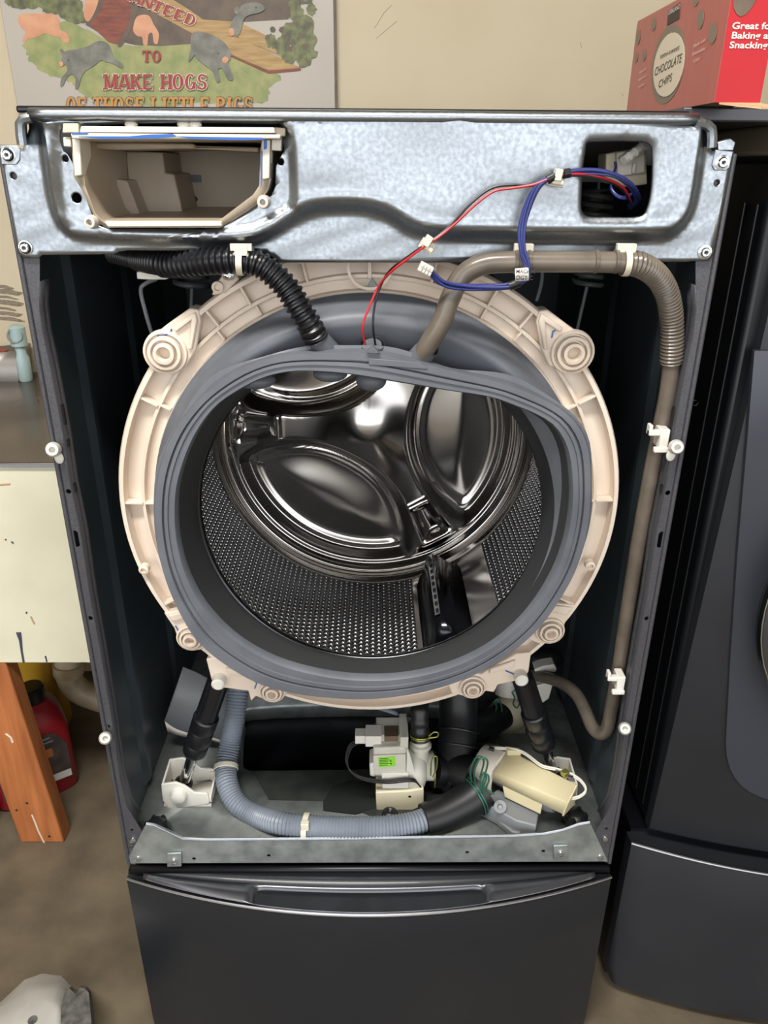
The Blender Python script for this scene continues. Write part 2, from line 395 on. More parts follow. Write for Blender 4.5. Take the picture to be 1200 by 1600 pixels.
for h in holes:
    keep &= sdf(G, h) < -.0058
    H = np.array(h); t_ = np.roll(H, -1, 0)-np.roll(H, 1, 0); nr = np.stack([t_[:, 1], -t_[:, 0]], 1); nr /= np.linalg.norm(nr, axis=1)[:, None]
    if sdf(H[:1]+nr[:1]*.001, h)[0] > 0: nr = -nr
    for d_ in (.0013, .0032):
        q = H+nr*d_; loops.append(q[sdf(q, h) < -d_*.8])
E_ = np.vstack([G[keep]]+loops); inb = sdf(E_, bar_out) > .0005
for h in holes: inb &= sdf(E_, h) < -.0004
V, T = tri2d(bar_out, holes, E_[inb])
dm = sdf(V, main); dsq = sdf(V, seat)
relief = .017*sstep(dm, -.0085, .0075) - .010*sstep(dsq, -.006, .006)*sstep(dm, -.004, .007)
relief += .0016*np.exp(-((dm-.0085)/.003)**2)
lipc = sdf(V, hole_win); relief -= .003*sstep(lipc, -.0034, -.0002)
relief += .0010*np.sin(V[:, 0]*31)*np.cos(V[:, 1]*57)*sstep(dm, .01, .03)          # the sheet is not quite flat
relief += .00035*np.sin(V[:, 0]*90+3*np.sin(V[:, 1]*60))*np.sin(V[:, 1]*110+2)*(1-sstep(dm, -.004, .004))
b = MB(); b.add([(x, YB-r, z) for (x, z), r in zip(V, relief)], [tuple(t) for t in T])
bar = b.build('front_crossbar', 'galvanised', cab, solid=.0012, sharp=60)
# rolled lip along the top with hooks at both ends
zlip = at(560, 188, YB-.017).z
prof = [(-.018, -.002), (-.022, .0), (-.0235, .003), (-.022, .006), (-.018, .0078), (-.012, .008), (.012, .008)]
xa, xb = at(46, 184, -.02).x, at(1092, 184, -.02).x
b = MB(); xs = np.linspace(xa, xb, 40)
rings = []
for x in xs:
    dent = max(math.exp(-((x-q)/.004)**2) for q in (at(148,190,-.02).x, at(437,190,-.02).x, at(722,190,-.02).x, at(1000,190,-.02).x))
    rings.append([(x, y+(.002*dent if y < -.018 else 0), zlip+z+(.0016*dent if i < 2 else 0)) for i, (y, z) in enumerate(prof)])
b.loft(rings, closed=False); b.build('crossbar_lip', 'galvanised', cab, solid=.001, sharp=60)
for pts in ([(48,183),(36,186),(31,194),(32,212),(34,226)], [(1088,190),(1104,194),(1112,202),(1113,216),(1112,230)]):
    b = MB(); b.loft([[tuple(at(x, y, -.016) + Vector((0, dy, 0))) for x, y in pts] for dy in (-.004, .0, .014)], closed=False)
    q = [at(x, y, -.020) for x, y in pts]; b.tube(q, .004, 8)
    b.build('crossbar_hook', 'galvanised', cab, solid=.0012)
def screw(c, r, dark):
    o = MB().lathe([(r*1.45, 0), (r*1.45, .0008), (r, .0012), (r, .003), (r*.8, .0042), (r*.45, .0042), (r*.4, .0028)], c, n=20, cap1=True).build('screw', 'chrome', cab)
    MB().lathe([(r*.38, .0028), (r*.36, .0034)], c, n=6, cap1=True).build('screw_socket', 'ink_black', o)
    if dark: MB().lathe([(r*1.25, .0009), (r*1.1, .0016), (r, .0012)], c, n=20).build('screw_washer', 'black_rubber', o)
for x, y, dk in ((13,242,1),(40,387,1),(1128,254,0),(1101,394,0)): screw(at(x, y, YB-.001), .0046, dk)
# small mounting tabs at the upper corners
for pts in ([(0,226),(26,227),(32,233),(31,250),(26,257),(2,257)], [(1118,234),(1146,236),(1140,262),(1134,267),(1116,266),(1112,258)]):
    MB().pxprism(pts, YB-.0015, YB-.0002).build('corner_tab', 'galvanised', cab, bevel=.0008)
MB().pxprism([(1121,222),(1142,216),(1150,222),(1146,236),(1121,236)], .002, .012).build('corner_clip', 'galvanised', cab, bevel=.001)

# base pan with its upright front lip
ZP = 0.392
lip_px = [(196,1349),(228,1288),(240,1290),(262,1300),(285,1311),(320,1313),(560,1311),(800,1307),(850,1304),(880,1298),(905,1289),(922,1286),(950,1346)]
lp = [xz(at(x, y, -.001)) for x, y in lip_px]
hl = [circ(*xz(at(x, y, -.001)), .0028, 10) for x, y in ((303,1342),(420,1337),(730,1332),(849,1330))]
plate(MB(), lp, hl, -.001, .0005).build('pan_front_lip', 'galv_pan', cab, smooth=False)
MB().tube([(x, .0005, z) for x, z in lp[1:-1]], .0022, 8).build('pan_lip_bead', 'galvanised', cab)
b = MB()
pan_holes = [smoothpoly([tuple(atz(x, y, ZP))[:2] for x, y in ((392,1104),(382,1120),(378,1160),(379,1190),(388,1204),(440,1206),(560,1204),(690,1200),(700,1180),(700,1120),(690,1102),(560,1098))], 3)]
V, T = tri2d([(-HW+.003, .0), (HW-.003, .0), (HW-.003, .655), (-HW+.003, .655)], pan_holes)
b.add([(x, y, ZP) for x, y in V], [tuple(t) for t in T]); hp = pan_holes[0]; n = len(hp)
b.loft([[(x, y, ZP) for x, y in hp], [(x+.0, y, ZP-.008) for x, y in hp], [(x, y, ZP-.03) for x, y in hp]]); b.build('base_pan', 'galv_pan', cab, solid=.001)
MB().bb((-HW+.004, .004, ZB-.002), (HW-.004, .65, ZB+.002)).build('underside_sheet', 'black_steel', cab, smooth=False)
MB().prism([atz(x, y, ZP+.0006) for x, y in ((395,1206),(560,1204),(700,1200),(700,1262),(640,1278),(590,1280),(545,1262),(520,1250),(500,1252),(420,1250))], (0, 0, .002)).build('pressed_step', 'step_steel', cab, smooth=False)
pd = MB().prism([atz(x, y, ZP+.003) for x, y in ((505,1252),(520,1228),(545,1220),(582,1222),(590,1262),(555,1272),(505,1266))], (0, 0, .0003)); pd.build('water_puddle', 'puddle', cab, smooth=False)
for x, y in ((272,1346),(876,1334)):
    m = MB(); c = at(x, y, -.004)
    m.pxprism([(x-11,y-12),(x+11,y-13),(x+12,y+8),(x-11,y+9)], -.0045, -.0012); o = m.build('lip_bracket', 'galv_pan', cab, bevel=.0008)
    MB().lathe([(.0045, 0), (.004, .003), (.002, .0036)], at(x, y-1, -.0045), n=14, cap1=True).build('bracket_screw', 'chrome', o)
for x, y in ((247,1300),(898,1286)):      # black leveller caps in the pan corners
    c = atz(x, y+3, ZP); m = MB(); m.lathe([(.015, 0), (.0165, .008), (.0165, .016), (.012, .022), (.006, .024)], c, (0, 0, 1), 18, cap1=True)
    for k in range(6):
        a = k*PI/3; m.ball((c.x+.013*math.cos(a), c.y+.013*math.sin(a), c.z+.014), (.005, .005, .010), 8, 6)
    m.build('leveller_cap', 'black_rubber', cab)
# white plastic pegs on the front flanges
for x, y in ((85,702),(1055,698),(165,1153),(976,1138)):
    s_ = 1 if x < 600 else -1
    c = at(x, y, 0); tip = at(x-4*s_ if y < 900 else x-1*s_, y+1, -.024)
    d, u, w = frame_from(tip-c); m = MB()
    m.lathe([(.0065, 0), (.0078, .004), (.0082, .010), (.0072, .018), (.0060, .024), (.0034, .0245), (.003, .018)], c, d, 18, cap1=True)
    if y < 900: m.ball((c.x+s_*.004, -.002, c.z-.009), (.0052, .002, .007), 14, 8)
    m.build('plastic_peg', 'white_plastic', cab)
# hose clips on the right flange
for x, y, Y in ((1028,682,.012),(962,1062,.02)):
    m = MB(); c = at(x, y, Y)
    m.box(c+Vector((.004, 0, 0)), (.010, .020, .022)); m.box(c+Vector((-.006, -.004, .006)), (.014, .008, .006)); m.box(c+Vector((.002, -.009, -.012)), (.016, .006, .006))
    m.box(c+Vector((-.011, -.002, .009)), (.004, .010, .012)); m.build('hose_clip', 'white_plastic', cab, bevel=.0012)

# ------------------------------------------------------------------ outer tub
TY, TZ = .040, .893
tub = thing('outer_tub', 'cream plastic outer tub with a ribbed round front ring, behind the rubber gasket', 'washer tub', (0, .2, TZ-.29))
TC = (0, TY, TZ)
prof = [(.249, -.026), (.2465, -.012), (.2475, .000), (.2505, .001), (.2515, -.007), (.2620, -.008), (.2630, .000), (.2665, .000), (.2675, -.010), (.2850, -.012), (.2860, .004), (.2905, .004), (.2925, .000), (.2930, -.022), (.286, -.024)]
MB().lathe(prof, TC, n=144).build('front_ring', 'tub_plastic', tub, sharp=45)
MB().lathe([(.283, -.022), (.286, -.06), (.286, -.40), (.25, -.43), (.0, -.43)], TC, n=72).build('tub_shell', 'tub_dark', tub)
def polar(r, deg, dy=0): a = math.radians(deg); return Vector((TC[0]+r*math.cos(a), TC[1]+dy, TC[2]+r*math.sin(a)))
def rib(deg, r0=.2655, r1=.288, w=.0028):
    a = math.radians(deg); R = Matrix.Rotation(-a, 3, 'Y')
    MB().box(polar((r0+r1)/2, deg, .004), (r1-r0, .0125, w), R).build('rib', 'tub_plastic', tub, bevel=.0005)
for dg in (178.5, 152, 127, 118, 104, 76, 62, 53, 29, 2.5, 207, 333): rib(dg)
for dg in (178.5, 151.5, 128, 117, 62, 52, 29, 2.5): rib(dg, .2515, .263, .0022)
MB().lathe([(.0235, 0), (.0235, .003), (.0205, .003), (.0205, .0005)], polar(.275, 90, -.006), n=36).build('round_emblem', 'tub_plastic', tub)
rib(90, .262, .284, .004)
def padpx(pp, y0=.034, y1=.062, name='mounting_lug'):
    return MB().pxprism(pp, y0, y1).build(name, 'tub_plastic', tub, bevel=.0015)
padpx([(228,541),(236,527),(262,506),(296,482),(310,484),(314,502),(306,546),(292,572),(268,580),(246,574),(236,562)])
padpx([(921,541),(914,527),(890,510),(856,484),(842,486),(838,502),(846,546),(858,572),(882,580),(904,574),(914,562)])
padpx([(256,958),(298,950),(330,985),(332,1008),(312,1016),(292,1015),(278,1000),(272,982)])
padpx([(898,946),(856,942),(826,975),(822,998),(842,1006),(862,1004),(878,990),(884,972)])
padpx([(322,1030),(345,1028),(400,1062),(420,1054),(452,1072),(446,1088),(420,1096),(400,1088),(392,1096),(388,1080),(342,1074),(330,1062)])
padpx([(830,1020),(806,1022),(752,1054),(735,1050),(700,1070),(706,1084),(736,1090),(760,1080),(772,1082),(778,1070),(818,1062),(826,1050)])
for pts in ([(270,512),(304,488),(308,500),(300,546),(294,548),(298,502),(274,520)], [(880,512),(846,490),(842,502),(850,546),(856,548),(852,504),(876,520)],
            [(262,962),(300,954),(306,962),(270,972)], [(894,950),(854,946),(848,954),(886,962)], [(352,1044),(392,1052),(394,1060),(356,1054)], [(806,1032),(766,1046),(764,1054),(802,1044)]):
    padpx(pts, .030, .036, 'lug_rib')
padpx([(331,462),(334,448),(340,440),(350,426),(358,419),(366,424),(374,436),(352,458)])
def boss(px, py, r):
    c = at(px, py, .034); m = MB()
    m.lathe([(r*1.30, -.002), (r*1.25, .004), (r*1.12, .005), (r*1.05, .001), (r*.98, .001), (r*.95, .008), (r*.78, .0085), (r*.72, .003), (r*.62, .003), (r*.60, .011), (r*.42, .0115), (r*.36, .010), (r*.34, -.012)], c, n=32)
    o = m.build('screw_boss', 'tub_plastic', tub, sharp=50)
    MB().lathe([(r*.35, -.008), (.0, -.008)], c, n=16).build('boss_hole', 'print_grey', o)
for x, y, r in ((259,550,.0185),(894,550,.0185),(299,995,.0145),(859,984,.0145),(426,1078,.0135),(738,1072,.0135)): boss(x, y, r)
for x, y in ((344,1058),(812,1052)):
    MB().lathe([(.0085, 0), (.0085, .016), (.006, .018), (.002, .018)], at(x, y, .036), n=18, cap1=True).build('damper_pin', 'white_plastic', tub)
for x, y in ((357,428),(341,448),(226,888),(921,882)):
    MB().lathe([(.006, -.004), (.006, .005), (.0035, .006), (.003, .002)], at(x, y, .034), n=16, cap1=True).build('edge_screw', 'tub_plastic' if y > 440 else 'chrome', tub)
for pts in ([(246,525),(258,524),(266,520),(268,514)], [(274,978),(279,986),(278,996)], [(398,1062),(401,1068),(398,1076)], [(862,528),(864,518),(868,516)], [(790,1048),(804,1054)]):
    MB().tube([at(x, y, .0325) for x, y in pts], .0008, 6).build('marker_stroke', 'blue_marker', tub)
MB().pxprism([(574,448),(582,434),(590,448)], .030, .036).build('alignment_mark', 'grey_plastic', tub, bevel=.0005)

# ------------------------------------------------------------------ door gasket
gas = thing('door_gasket', 'grey rubber door gasket with a sagging lip, round the drum mouth', 'gasket', (0, 0, .66))
NA = 144; ANG = np.linspace(0, 2*PI, NA, endpoint=False); GC = np.array([0.0, .875])
def contour(px, Y):
    p = np.array([tuple(at(x, y, Y)) for x, y in smoothpoly(px, 5)]); a = np.arctan2(p[:, 2]-GC[1], p[:, 0]-GC[0]) % (2*PI); r = np.hypot(p[:, 0]-GC[0], p[:, 2]-GC[1])
    o = np.argsort(a); return np.interp(ANG, np.r_[a[o]-2*PI, a[o], a[o]+2*PI], np.r_[r[o], r[o], r[o]])
def ring(r, Y, c=GC): return [(c[0]+q*math.cos(t), float(y), c[1]+q*math.sin(t)) for q, t, y in zip(np.broadcast_to(r, NA), ANG, np.broadcast_to(Y, NA))]
def circ_r(R, cz):          # radius from GC of a circle centred at height cz
    e = cz-GC[1]; return e*np.sin(ANG)+np.sqrt(np.maximum(R*R-(e*np.cos(ANG))**2, 0))
OUT = contour([(578,549),(520,549),(470,551),(425,557),(380,573),(340,598),(300,634),(270,674),(250,724),(241,780),(242,832),(252,890),(273,946),(305,1000),(347,1037),(400,1068),(460,1085),(530,1093),(590,1093),(660,1083),(730,1061),(790,1028),(842,984),(881,930),(906,880),(921,820),(925,760),(921,700),(905,664),(878,638),(840,618),(800,602),(750,588),(700,576),(640,562)], -.030)
INN = contour([(578,592),(540,586),(490,582),(450,583),(412,592),(372,612),(334,640),(302,688),(280,750),(275,800),(279,850),(293,900),(322,952),(370,1000),(430,1034),(500,1054),(570,1062),(640,1058),(708,1041),(768,1011),(818,968),(856,915),(880,860),(892,800),(893,752),(886,704),(866,668),(835,648),(800,634),(765,622),(700,612),(640,602)], -.030)
mix = lambda t: OUT*(1-t)+INN*t
DZ = .868
upper = np.clip(np.sin(ANG), 0, 1)**.6
rim_r = circ_r(.2105, DZ); at_r = circ_r(.2485, TZ)
rings = [ring(at_r*.995, .050), ring(at_r, .034), ring(at_r*1.0, .030), ring(at_r*.985, .027), ring(at_r*.975, .022), ring(at_r*.955, .006), ring(at_r*.925, -.004), ring(at_r*.895, -.002), ring(np.minimum(at_r*.85, OUT*.97), .010), ring(OUT*.955, .014), ring(OUT*.97, -.008)]
b = MB(); b.loft(rings); b.build('bellows', 'gasket_rubber', gas, sharp=80)
wav = .0012*np.sin(ANG*9)+.0012*np.sin(ANG*14+1)
rings = [ring(OUT*.965, -.006), ring(OUT*.995+wav*upper, -.012), ring(OUT*1.012+wav*upper*2, -.015), ring(OUT*1.014+wav*upper*2, -.018), ring(OUT*1.0+wav*.5, -.019), ring(OUT*1.0, -.025), ring(OUT*.994, -.030), ring(mix(.36), -.0305), ring(mix(.40), -.0265), ring(mix(.44), -.0265), ring(mix(.47), -.0300), ring(mix(.62), -.0305), ring(mix(.64), -.0285), ring(mix(.92), -.0290), ring(INN, -.0255), ring(INN*.998, -.018)]
b = MB(); b.loft(rings); b.build('lip', 'gasket_rubber', gas, sharp=50)
iw = [INN*.998*(1-t)+rim_r*t for t in (0, .3, .6, .9, 1.0)]
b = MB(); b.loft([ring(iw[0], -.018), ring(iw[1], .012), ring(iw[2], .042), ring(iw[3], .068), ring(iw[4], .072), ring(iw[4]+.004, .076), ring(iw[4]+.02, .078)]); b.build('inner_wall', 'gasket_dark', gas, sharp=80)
MB().pxprism([(572,552),(583,541),(594,553)], -.034, -.026).build('alignment_mark', 'gasket_rubber', gas, bevel=.0006)
MB().prism([at(x, y, -.0315) for x, y in ((576,560),(655,566),(664,572),(669,577),(640,575),(576,570))], (0, .001, 0)).build('overlap_tab', 'gasket_rubber', gas, bevel=.0005)
for p0, p1, r0, r1 in (((491,523,-.020),(524,562,-.004),.0108,.0125), ((582,536,-.014),(582,572,.0),.0125,.0125), ((670,541,-.019),(642,576,-.002),.0112,.0135)):
    a, c = at(*p0), at(*p1); b = MB(); b.tube([a, a.lerp(c, .2), a.lerp(c, .25), c], [r0, r0, r0*1.05, r1], 20, caps=False); b.tube([a.lerp(c, .05), c], [r0*.75, r0*.75], 16)
    b.build('nozzle', 'gasket_rubber', gas)
for x, y, rx, rz in ((398,594,.022,.009),(516,584,.018,.008),(580,594,.016,.011)):
    MB().ball(at(x, y, -.004), (rx, .016, rz), 20, 10).build('moulded_bump', 'gasket_rubber', gas)

# ------------------------------------------------------------------ drum
DR = .250; DY0, DY1 = .084, .375
drum = thing('drum', 'polished steel wash drum with perforated wall and three spoked back plate', 'drum', (0, .2, DZ-DR))
DC = Vector((.003, 0, DZ))
MB().lathe([(.216, -.088), (.2115, -.084), (.2105, -.080), (.212, -.076), (.216, -.075), (.240, -.080), (.249, -.088), (.250, -.102), (.250, -.110)], DC, n=120).build('front_rim', 'rim_dark_reflection', drum, sharp=80)
NT = 178; p_s = 2*PI*DR/NT; p_y = .0100; Y0r = .108; NR = 24
cs, cy = p_s/2, p_y/2; rh = .0033
bnd = np.array([(cs,0),(cs,cy),(0,cy),(-cs,cy),(-cs,0),(-cs,-cy),(0,-cy),(cs,-cy)])
an = np.arctan2(bnd[:, 1], bnd[:, 0])
el_ = lambda k: np.stack([rh*k*np.cos(an), rh*1.06*k*np.sin(an)], 1)
cell = np.vstack([bnd, el_(1.34), el_(1.0), el_(.9)]); out = np.r_[np.zeros(8), np.full(8, .0003), np.full(8, .0019), np.full(8, .0042)]
LA = math.radians(-63)
def smooth_zone(t): d = (t-LA+PI) % (2*PI)-PI; return -.20 < d < .34
V = []; Fq = []
for i in range(NT):
    th = (i+.5)*2*PI/NT
    if math.sin(th) > .75 or smooth_zone(th): continue
    for j in range(NR):
        a = th+cell[:, 0]/DR; r = DR+out; y = Y0r+(j+.5+.5*(i % 2))*p_y+cell[:, 1]; base = len(V)
        V += list(zip(DC.x+r*np.cos(a), y, DC.z+r*np.sin(a)))
        for k in range(3):
            for q in range(8): Fq.append((base+k*8+q, base+k*8+(q+1) % 8, base+(k+1)*8+(q+1) % 8, base+(k+1)*8+q))
b = MB(); b.v = V; b.f = Fq; b.m = [0]*len(Fq); b.build('perforated_wall', 'steel_perf', drum, sharp=60)
for i0 in range(NT):
    if smooth_zone((i0+.5)*2*PI/NT) and not smooth_zone((i0-.5)*2*PI/NT): break
st_ = np.linspace(i0*2*PI/NT, (i0+sum(smooth_zone((k+.5)*2*PI/NT) for k in range(NT)))*2*PI/NT, 24)
MB().loft([[(DC.x+DR*math.cos(t), y, DC.z+DR*math.sin(t)) for t in st_] for y in (Y0r, Y0r+.12, Y0r+(NR+.5)*p_y)], closed=False).build('wall_strip', 'steel_drum', drum)
MB().lathe([(DR, -.108), (DR+.0004, -.1132)], DC, n=120).build('wall_seam', 'steel_drum', drum)
MB().lathe([(DR+.0003, -(Y0r+NR*p_y)), (DR, -.358), (.246, -.362), (.2455, -.366), (.249, -.370), (.249, -.376)], DC, n=120).build('wall_seam', 'steel_drum', drum, sharp=80)
up = np.linspace(math.asin(.75)-.03, PI-math.asin(.75)+.03, 40)
MB().loft([[(DC.x+DR*math.cos(t), y, DC.z+DR*math.sin(t)) for t in up] for y in (.108, .36)], closed=False).build('wall_top', 'steel_drum', drum)
# pressed back plate
HC = np.array([.0, .016])
rr = np.linspace(0.0005, .2495, 84); tt = np.linspace(0, 2*PI, 192, endpoint=False)
Rg, Tg = np.meshgrid(rr, tt, indexing='ij'); px_, pz_ = Rg*np.cos(Tg), Rg*np.sin(Tg)
Pq = np.stack([px_.ravel(), pz_.ravel()], 1)
Hh = np.zeros(len(Pq)); rad = np.hypot(Pq[:, 0], Pq[:, 1])
for ph in (0, 120, 240):
    a = math.radians(ph); c = np.array([math.cos(a), math.sin(a)])*.238+HC*(1 if ph else .6)
    d1 = .222-rad; d2 = .184-np.hypot(Pq[:, 0]-c[0], Pq[:, 1]-c[1])
    d = np.minimum(d1, d2); k = .012; h = np.clip(.5+.5*(d1-d2)/k, 0, 1); d = d1*(1-h)+d2*h-k*h*(1-h)
    Hh -= .028*sstep(d, -.004, .016)-.005*np.exp(-((d-.020)/.006)**2)
    Hh += .006*sstep(d, .03, .09)
Q = Pq-HC; q = np.hypot(Q[:, 0], Q[:, 1])
Hh += .022*np.exp(-(np.hypot(Q[:, 0]+.008, Q[:, 1]-.002)/.056)**2)
for ph in (180, 300, 60):
    a = math.radians(ph); u = Q[:, 0]*math.cos(a)+Q[:, 1]*math.sin(a); w = np.abs(-Q[:, 0]*math.sin(a)+Q[:, 1]*math.cos(a))
    d = np.minimum(np.minimum(u-.158, .212-u), .012+.12*(u-.158)-w); Hh -= .012*sstep(d, -.003, .008)
    Hh += .006*np.exp(-((np.minimum(np.minimum(u-.150, .220-u), .020+.12*(u-.158)-w))/.004)**2)*(u > .1)
Hh *= sstep(.2495-rad, .004, .022)
Hh += .008*np.exp(-((rad-.236)/.005)**2)-.006*np.exp(-((rad-.2265)/.004)**2)
Yp = (.372-Hh).reshape(Rg.shape)
MB().loft([[(DC.x+px_[i, k], Yp[i, k], DC.z+pz_[i, k]) for k in range(192)] for i in range(84)], cap0=True).build('back_plate', 'steel_drum', drum, sharp=80)
# lifters
def lifter(deg):
    a = math.radians(deg); e = Vector((math.cos(a), 0, math.sin(a))); tn = Vector((-math.sin(a), 0, math.cos(a)))
    sec = [(-.044, .000), (-.036, .004), (-.024, .020), (-.013, .040), (-.005, .047), (.005, .047), (.012, .040), (.020, .020), (.028, .004), (.034, .000)]
    rings = []
    for y, k in ((.112, .0), (.116, .55), (.130, .9), (.22, 1.0), (.315, .95), (.340, .5), (.350, .0)):
        rings.append([DC + tn*w*(.7+.3*k) + e*(math.sqrt(DR*DR-(w)**2)-.0012-h*k) + Vector((0, y, 0)) for w, h in sec])
    o = MB().loft(rings, closed=False).build('lifter', 'lifter_dark_reflection', drum, solid=.001, sharp=80)
    st = [DC+e*(DR-.0490)+tn*w+Vector((0, y, 0)) for w, y in ((-.004, .135), (.004, .135), (.004, .315), (-.004, .315))]
    MB().prism(st, e*.0012).build('slot_strip', 'steel_perf', o, smooth=False)
    sl = MB()
    for k in range(9): sl.box(DC+e*(DR-.0492)+Vector((0, .145+k*.019, 0)), (.0012, .009, .004), Matrix.Rotation(-a, 3, 'Y'))
    sl.build('slot', 'tub_dark', o, smooth=False)
for dg in (-63, 57): lifter(dg)

# ------------------------------------------------------------------ detergent housing in the crossbar
YH = -.012
dh = thing('detergent_housing', 'empty beige detergent drawer housing in the left opening of the silver crossbar', 'drawer housing', at(260, 345, .08))
opn = [(122,219),(410,219),(408,232),(406,290),(396,305),(343,345),(160,345),(149,334),(133,292),(127,232)]
wid = [(112,212),(424,214),(421,280),(417,296),(404,317),(346,355),(166,355),(152,346),(128,296),(116,276)]
f3 = [at(x, y, YH) for x, y in opn]; g3 = [at(x, y, YH) for x, y in wid]
ctr = sum(f3, Vector())/len(f3)
back = [ctr+(p-ctr)*.93+Vector((0, .20, 0)) for p in f3]
MB().loft([g3, f3, back], cap1=True).build('housing_shell', 'housing_plastic', dh, solid=.0015, sharp=30)
MB().loft([g3, [p+Vector((0, .03, 0)) for p in g3]]).build('housing_rim', 'housing_light', dh, solid=.001, sharp=30)
for nm, pts, y0, y1, m in (('top_rail', [(126,197),(428,199),(430,208),(124,207)], -.024, .02, 'housing_light'), ('gasket_rail', [(110,208),(438,210),(438,217),(112,217)], -.027, .01, 'housing_light'),
        ('rail_tab', [(98,192),(122,192),(123,207),(97,208)], -.020, .0, 'cream_plastic'), ('rail_tab', [(428,198),(446,200),(446,214),(430,213)], -.018, .0, 'print_grey'),
        ('side_jamb', [(112,214),(124,216),(128,274),(116,276)], -.019, .01, 'housing_light'), ('side_jamb', [(409,218),(422,218),(421,279),(409,281)], -.019, .01, 'housing_light'),
        ('clip_block', [(424,217),(440,217),(439,236),(424,235)], -.016, .0, 'housing_light'), ('clip_block', [(98,214),(110,214),(111,230),(99,229)], -.016, .0, 'housing_light'),
        ('sill_rail', [(162,346),(345,346),(347,354),(168,355)], -.020, .0, 'housing_light')):
    MB().pxprism(pts, y0, y1).build(nm, m, dh, bevel=.001)
for k, pts in enumerate(([(122,213),(200,213),(236,210),(270,209),(276,213),(250,216),(160,217)], [(276,213),(330,214),(410,215),(412,218),(380,219),(300,217)], [(412,219),(417,219),(417,232),(412,234)], [(408,236),(410,236),(409,288),(407,296)], [(112,207),(138,207),(136,210),(112,210)])):
    MB().pxprism(pts, -.0275 if k in (0, 1, 4) else -.0196, -.027 if k in (0, 1, 4) else -.019).build('sealant_smear', 'blue_marker', dh, smooth=False)
for pts, y0, y1 in (([(126,232),(178,234),(182,280),(198,282),(222,344),(150,344),(134,296)], .075, .19), ([(196,236),(254,238),(258,270),(272,272),(288,344),(224,344),(200,282)], .110, .19), ([(126,222),(300,224),(306,228),(404,230),(404,238),(300,232),(180,234),(126,232)], .03, .19)):
    MB().pxprism(pts, y0, y1).build('inner_step', 'housing_plastic', dh, bevel=.0015)
for x in (205, 287, 305):
    MB().ball(at(x, 195, -.015), (.006, .004, .004), 12, 8).build('rail_stud', 'housing_light', dh)
for x, y in ((146,346),(413,315)):
    MB().lathe([(.006, -.004), (.006, .006), (.005, .012), (.0028, .0125), (.0024, .006)], at(x, y, -.010), n=18, cap1=True).build('standoff', 'housing_light', dh)

# ------------------------------------------------------------------ hoses
def soft(p, n=10): return [tuple(q) for q in pxpath(p)]
bh = thing('drain_vent_hose', 'black corrugated hose hanging under the crossbar to the gasket top', 'hose', at(370, 405, -.02))
pth = soft([(176,398,.10),(205,404,.075),(240,411,.03),(270,414,.012),(310,410,-.004),(350,407,-.012),(380,407,-.015),(405,413,-.017),(430,431,-.018),(452,455,-.020),(470,485,-.024),(484,508,-.024),(493,528,-.019)])
b = MB(); corrugated(b, pth[:14], .0095, .0040, .0016, 20); corrugated(b, pth[13:26], .0115, .0048, .0020, 20); corrugated(b, pth[25:], .0130, .0062, .0026, 20); b.build('corrugated_tube', 'black_plastic', bh)
b = MB(); R = []
c = at(376, 407, -.0145); pd_ = (at(390, 408, -.0145)-at(362, 406, -.0145)).normalized()
for h in (-.003, .003): pass
b.lathe([(.0132, -.003), (.0140, -.003), (.0140, .003), (.0132, .003)], c, pd_, 28); b.box(at(377, 390, -.022), (.012, .008, .010)); b.box(at(377, 386, -.022), (.020, .006, .006))
b.build('cable_tie', 'clip_nylon', bh)
gh = thing('vent_hose', 'brownish grey translucent hose running along the crossbar and down the right flange', 'hose', at(1000, 700, .03))
p1 = soft([(657,562,-.012),(668,540,-.020),(690,503,-.024),(704,465,-.024),(722,432,-.021),(755,413,-.024),(800,409,-.025),(880,409,-.025),(974,410,-.024)])
MB().tube(p1, .0100, 20).build('hose_run', 'grey_hose', gh)
for x in (806, 826, 930, 962): MB().lathe([(.0098, -.002), (.0112, -.0015), (.0112, .0015), (.0098, .002)], at(x, 409, -.025), (1, 0, 0), 24).build('hose_bead', 'grey_hose', gh)
p2 = soft([(974,410,-.024),(1000,414,-.020),(1025,430,-.008),(1042,458,.004),(1049,495,.012),(1050,530,.016),(1049,566,.019)])
b = MB(); corrugated(b, p2, .0122, .0040, .0016, 20, sharp=False, k=6); b.build('corrugated_tube', 'grey_hose', gh)
p3 = soft([(1049,566,.019),(1044,610,.022),(1030,680,.026),(1012,770,.030),(995,865,.034),(978,970,.040),(966,1050,.046),(955,1110,.055),(949,1138,.062),(938,1146,.070),(925,1135,.085),(912,1105,.115),(898,1082,.14),(875,1066,.17),(845,1057,.20),(822,1054,.22)])
MB().tube(p3, .0092, 16).build('hose_run', 'grey_hose', gh)
for x, nm in ((818, 0), (978, 1)):
    b = MB(); b.box(at(x, 389, -.023), (.018, .008, .010))
    if nm: b.lathe([(.0122, -.003), (.0130, -.003), (.0130, .003), (.0122, .003)], at(x, 410, -.0235), (1, 0, 0), 28)
    b.build('cable_tie', 'clip_nylon', gh, bevel=.001)
dhz = thing('drain_hose', 'blue grey ribbed drain hose curving across the pan floor to the beige pump', 'hose', at(470, 1290, .02))
pa = [tuple(at(x, y, Y)) for x, y, Y in ((374,1060,.21),(371,1090,.19),(366,1125,.17),(359,1165,.15),(353,1198,.125),(356,1228,.095),(371,1256,.070),(402,1276,.050))] + [tuple(atz(x, y, .412)) for x, y in ((440,1287),(485,1292),(540,1294),(600,1293),(645,1287),(668,1279))]
b = MB(); corrugated(b, spline(pa), .0165, .0046, .0016, 22, sharp=False, k=6); b.build('ribbed_tube', 'drain_grey', dhz)
ps = spline([tuple(atz(x, y, z)) for x, y, z in ((662,1281,.412),(690,1272,.413),(720,1257,.418),(742,1243,.424),(754,1233,.430))])
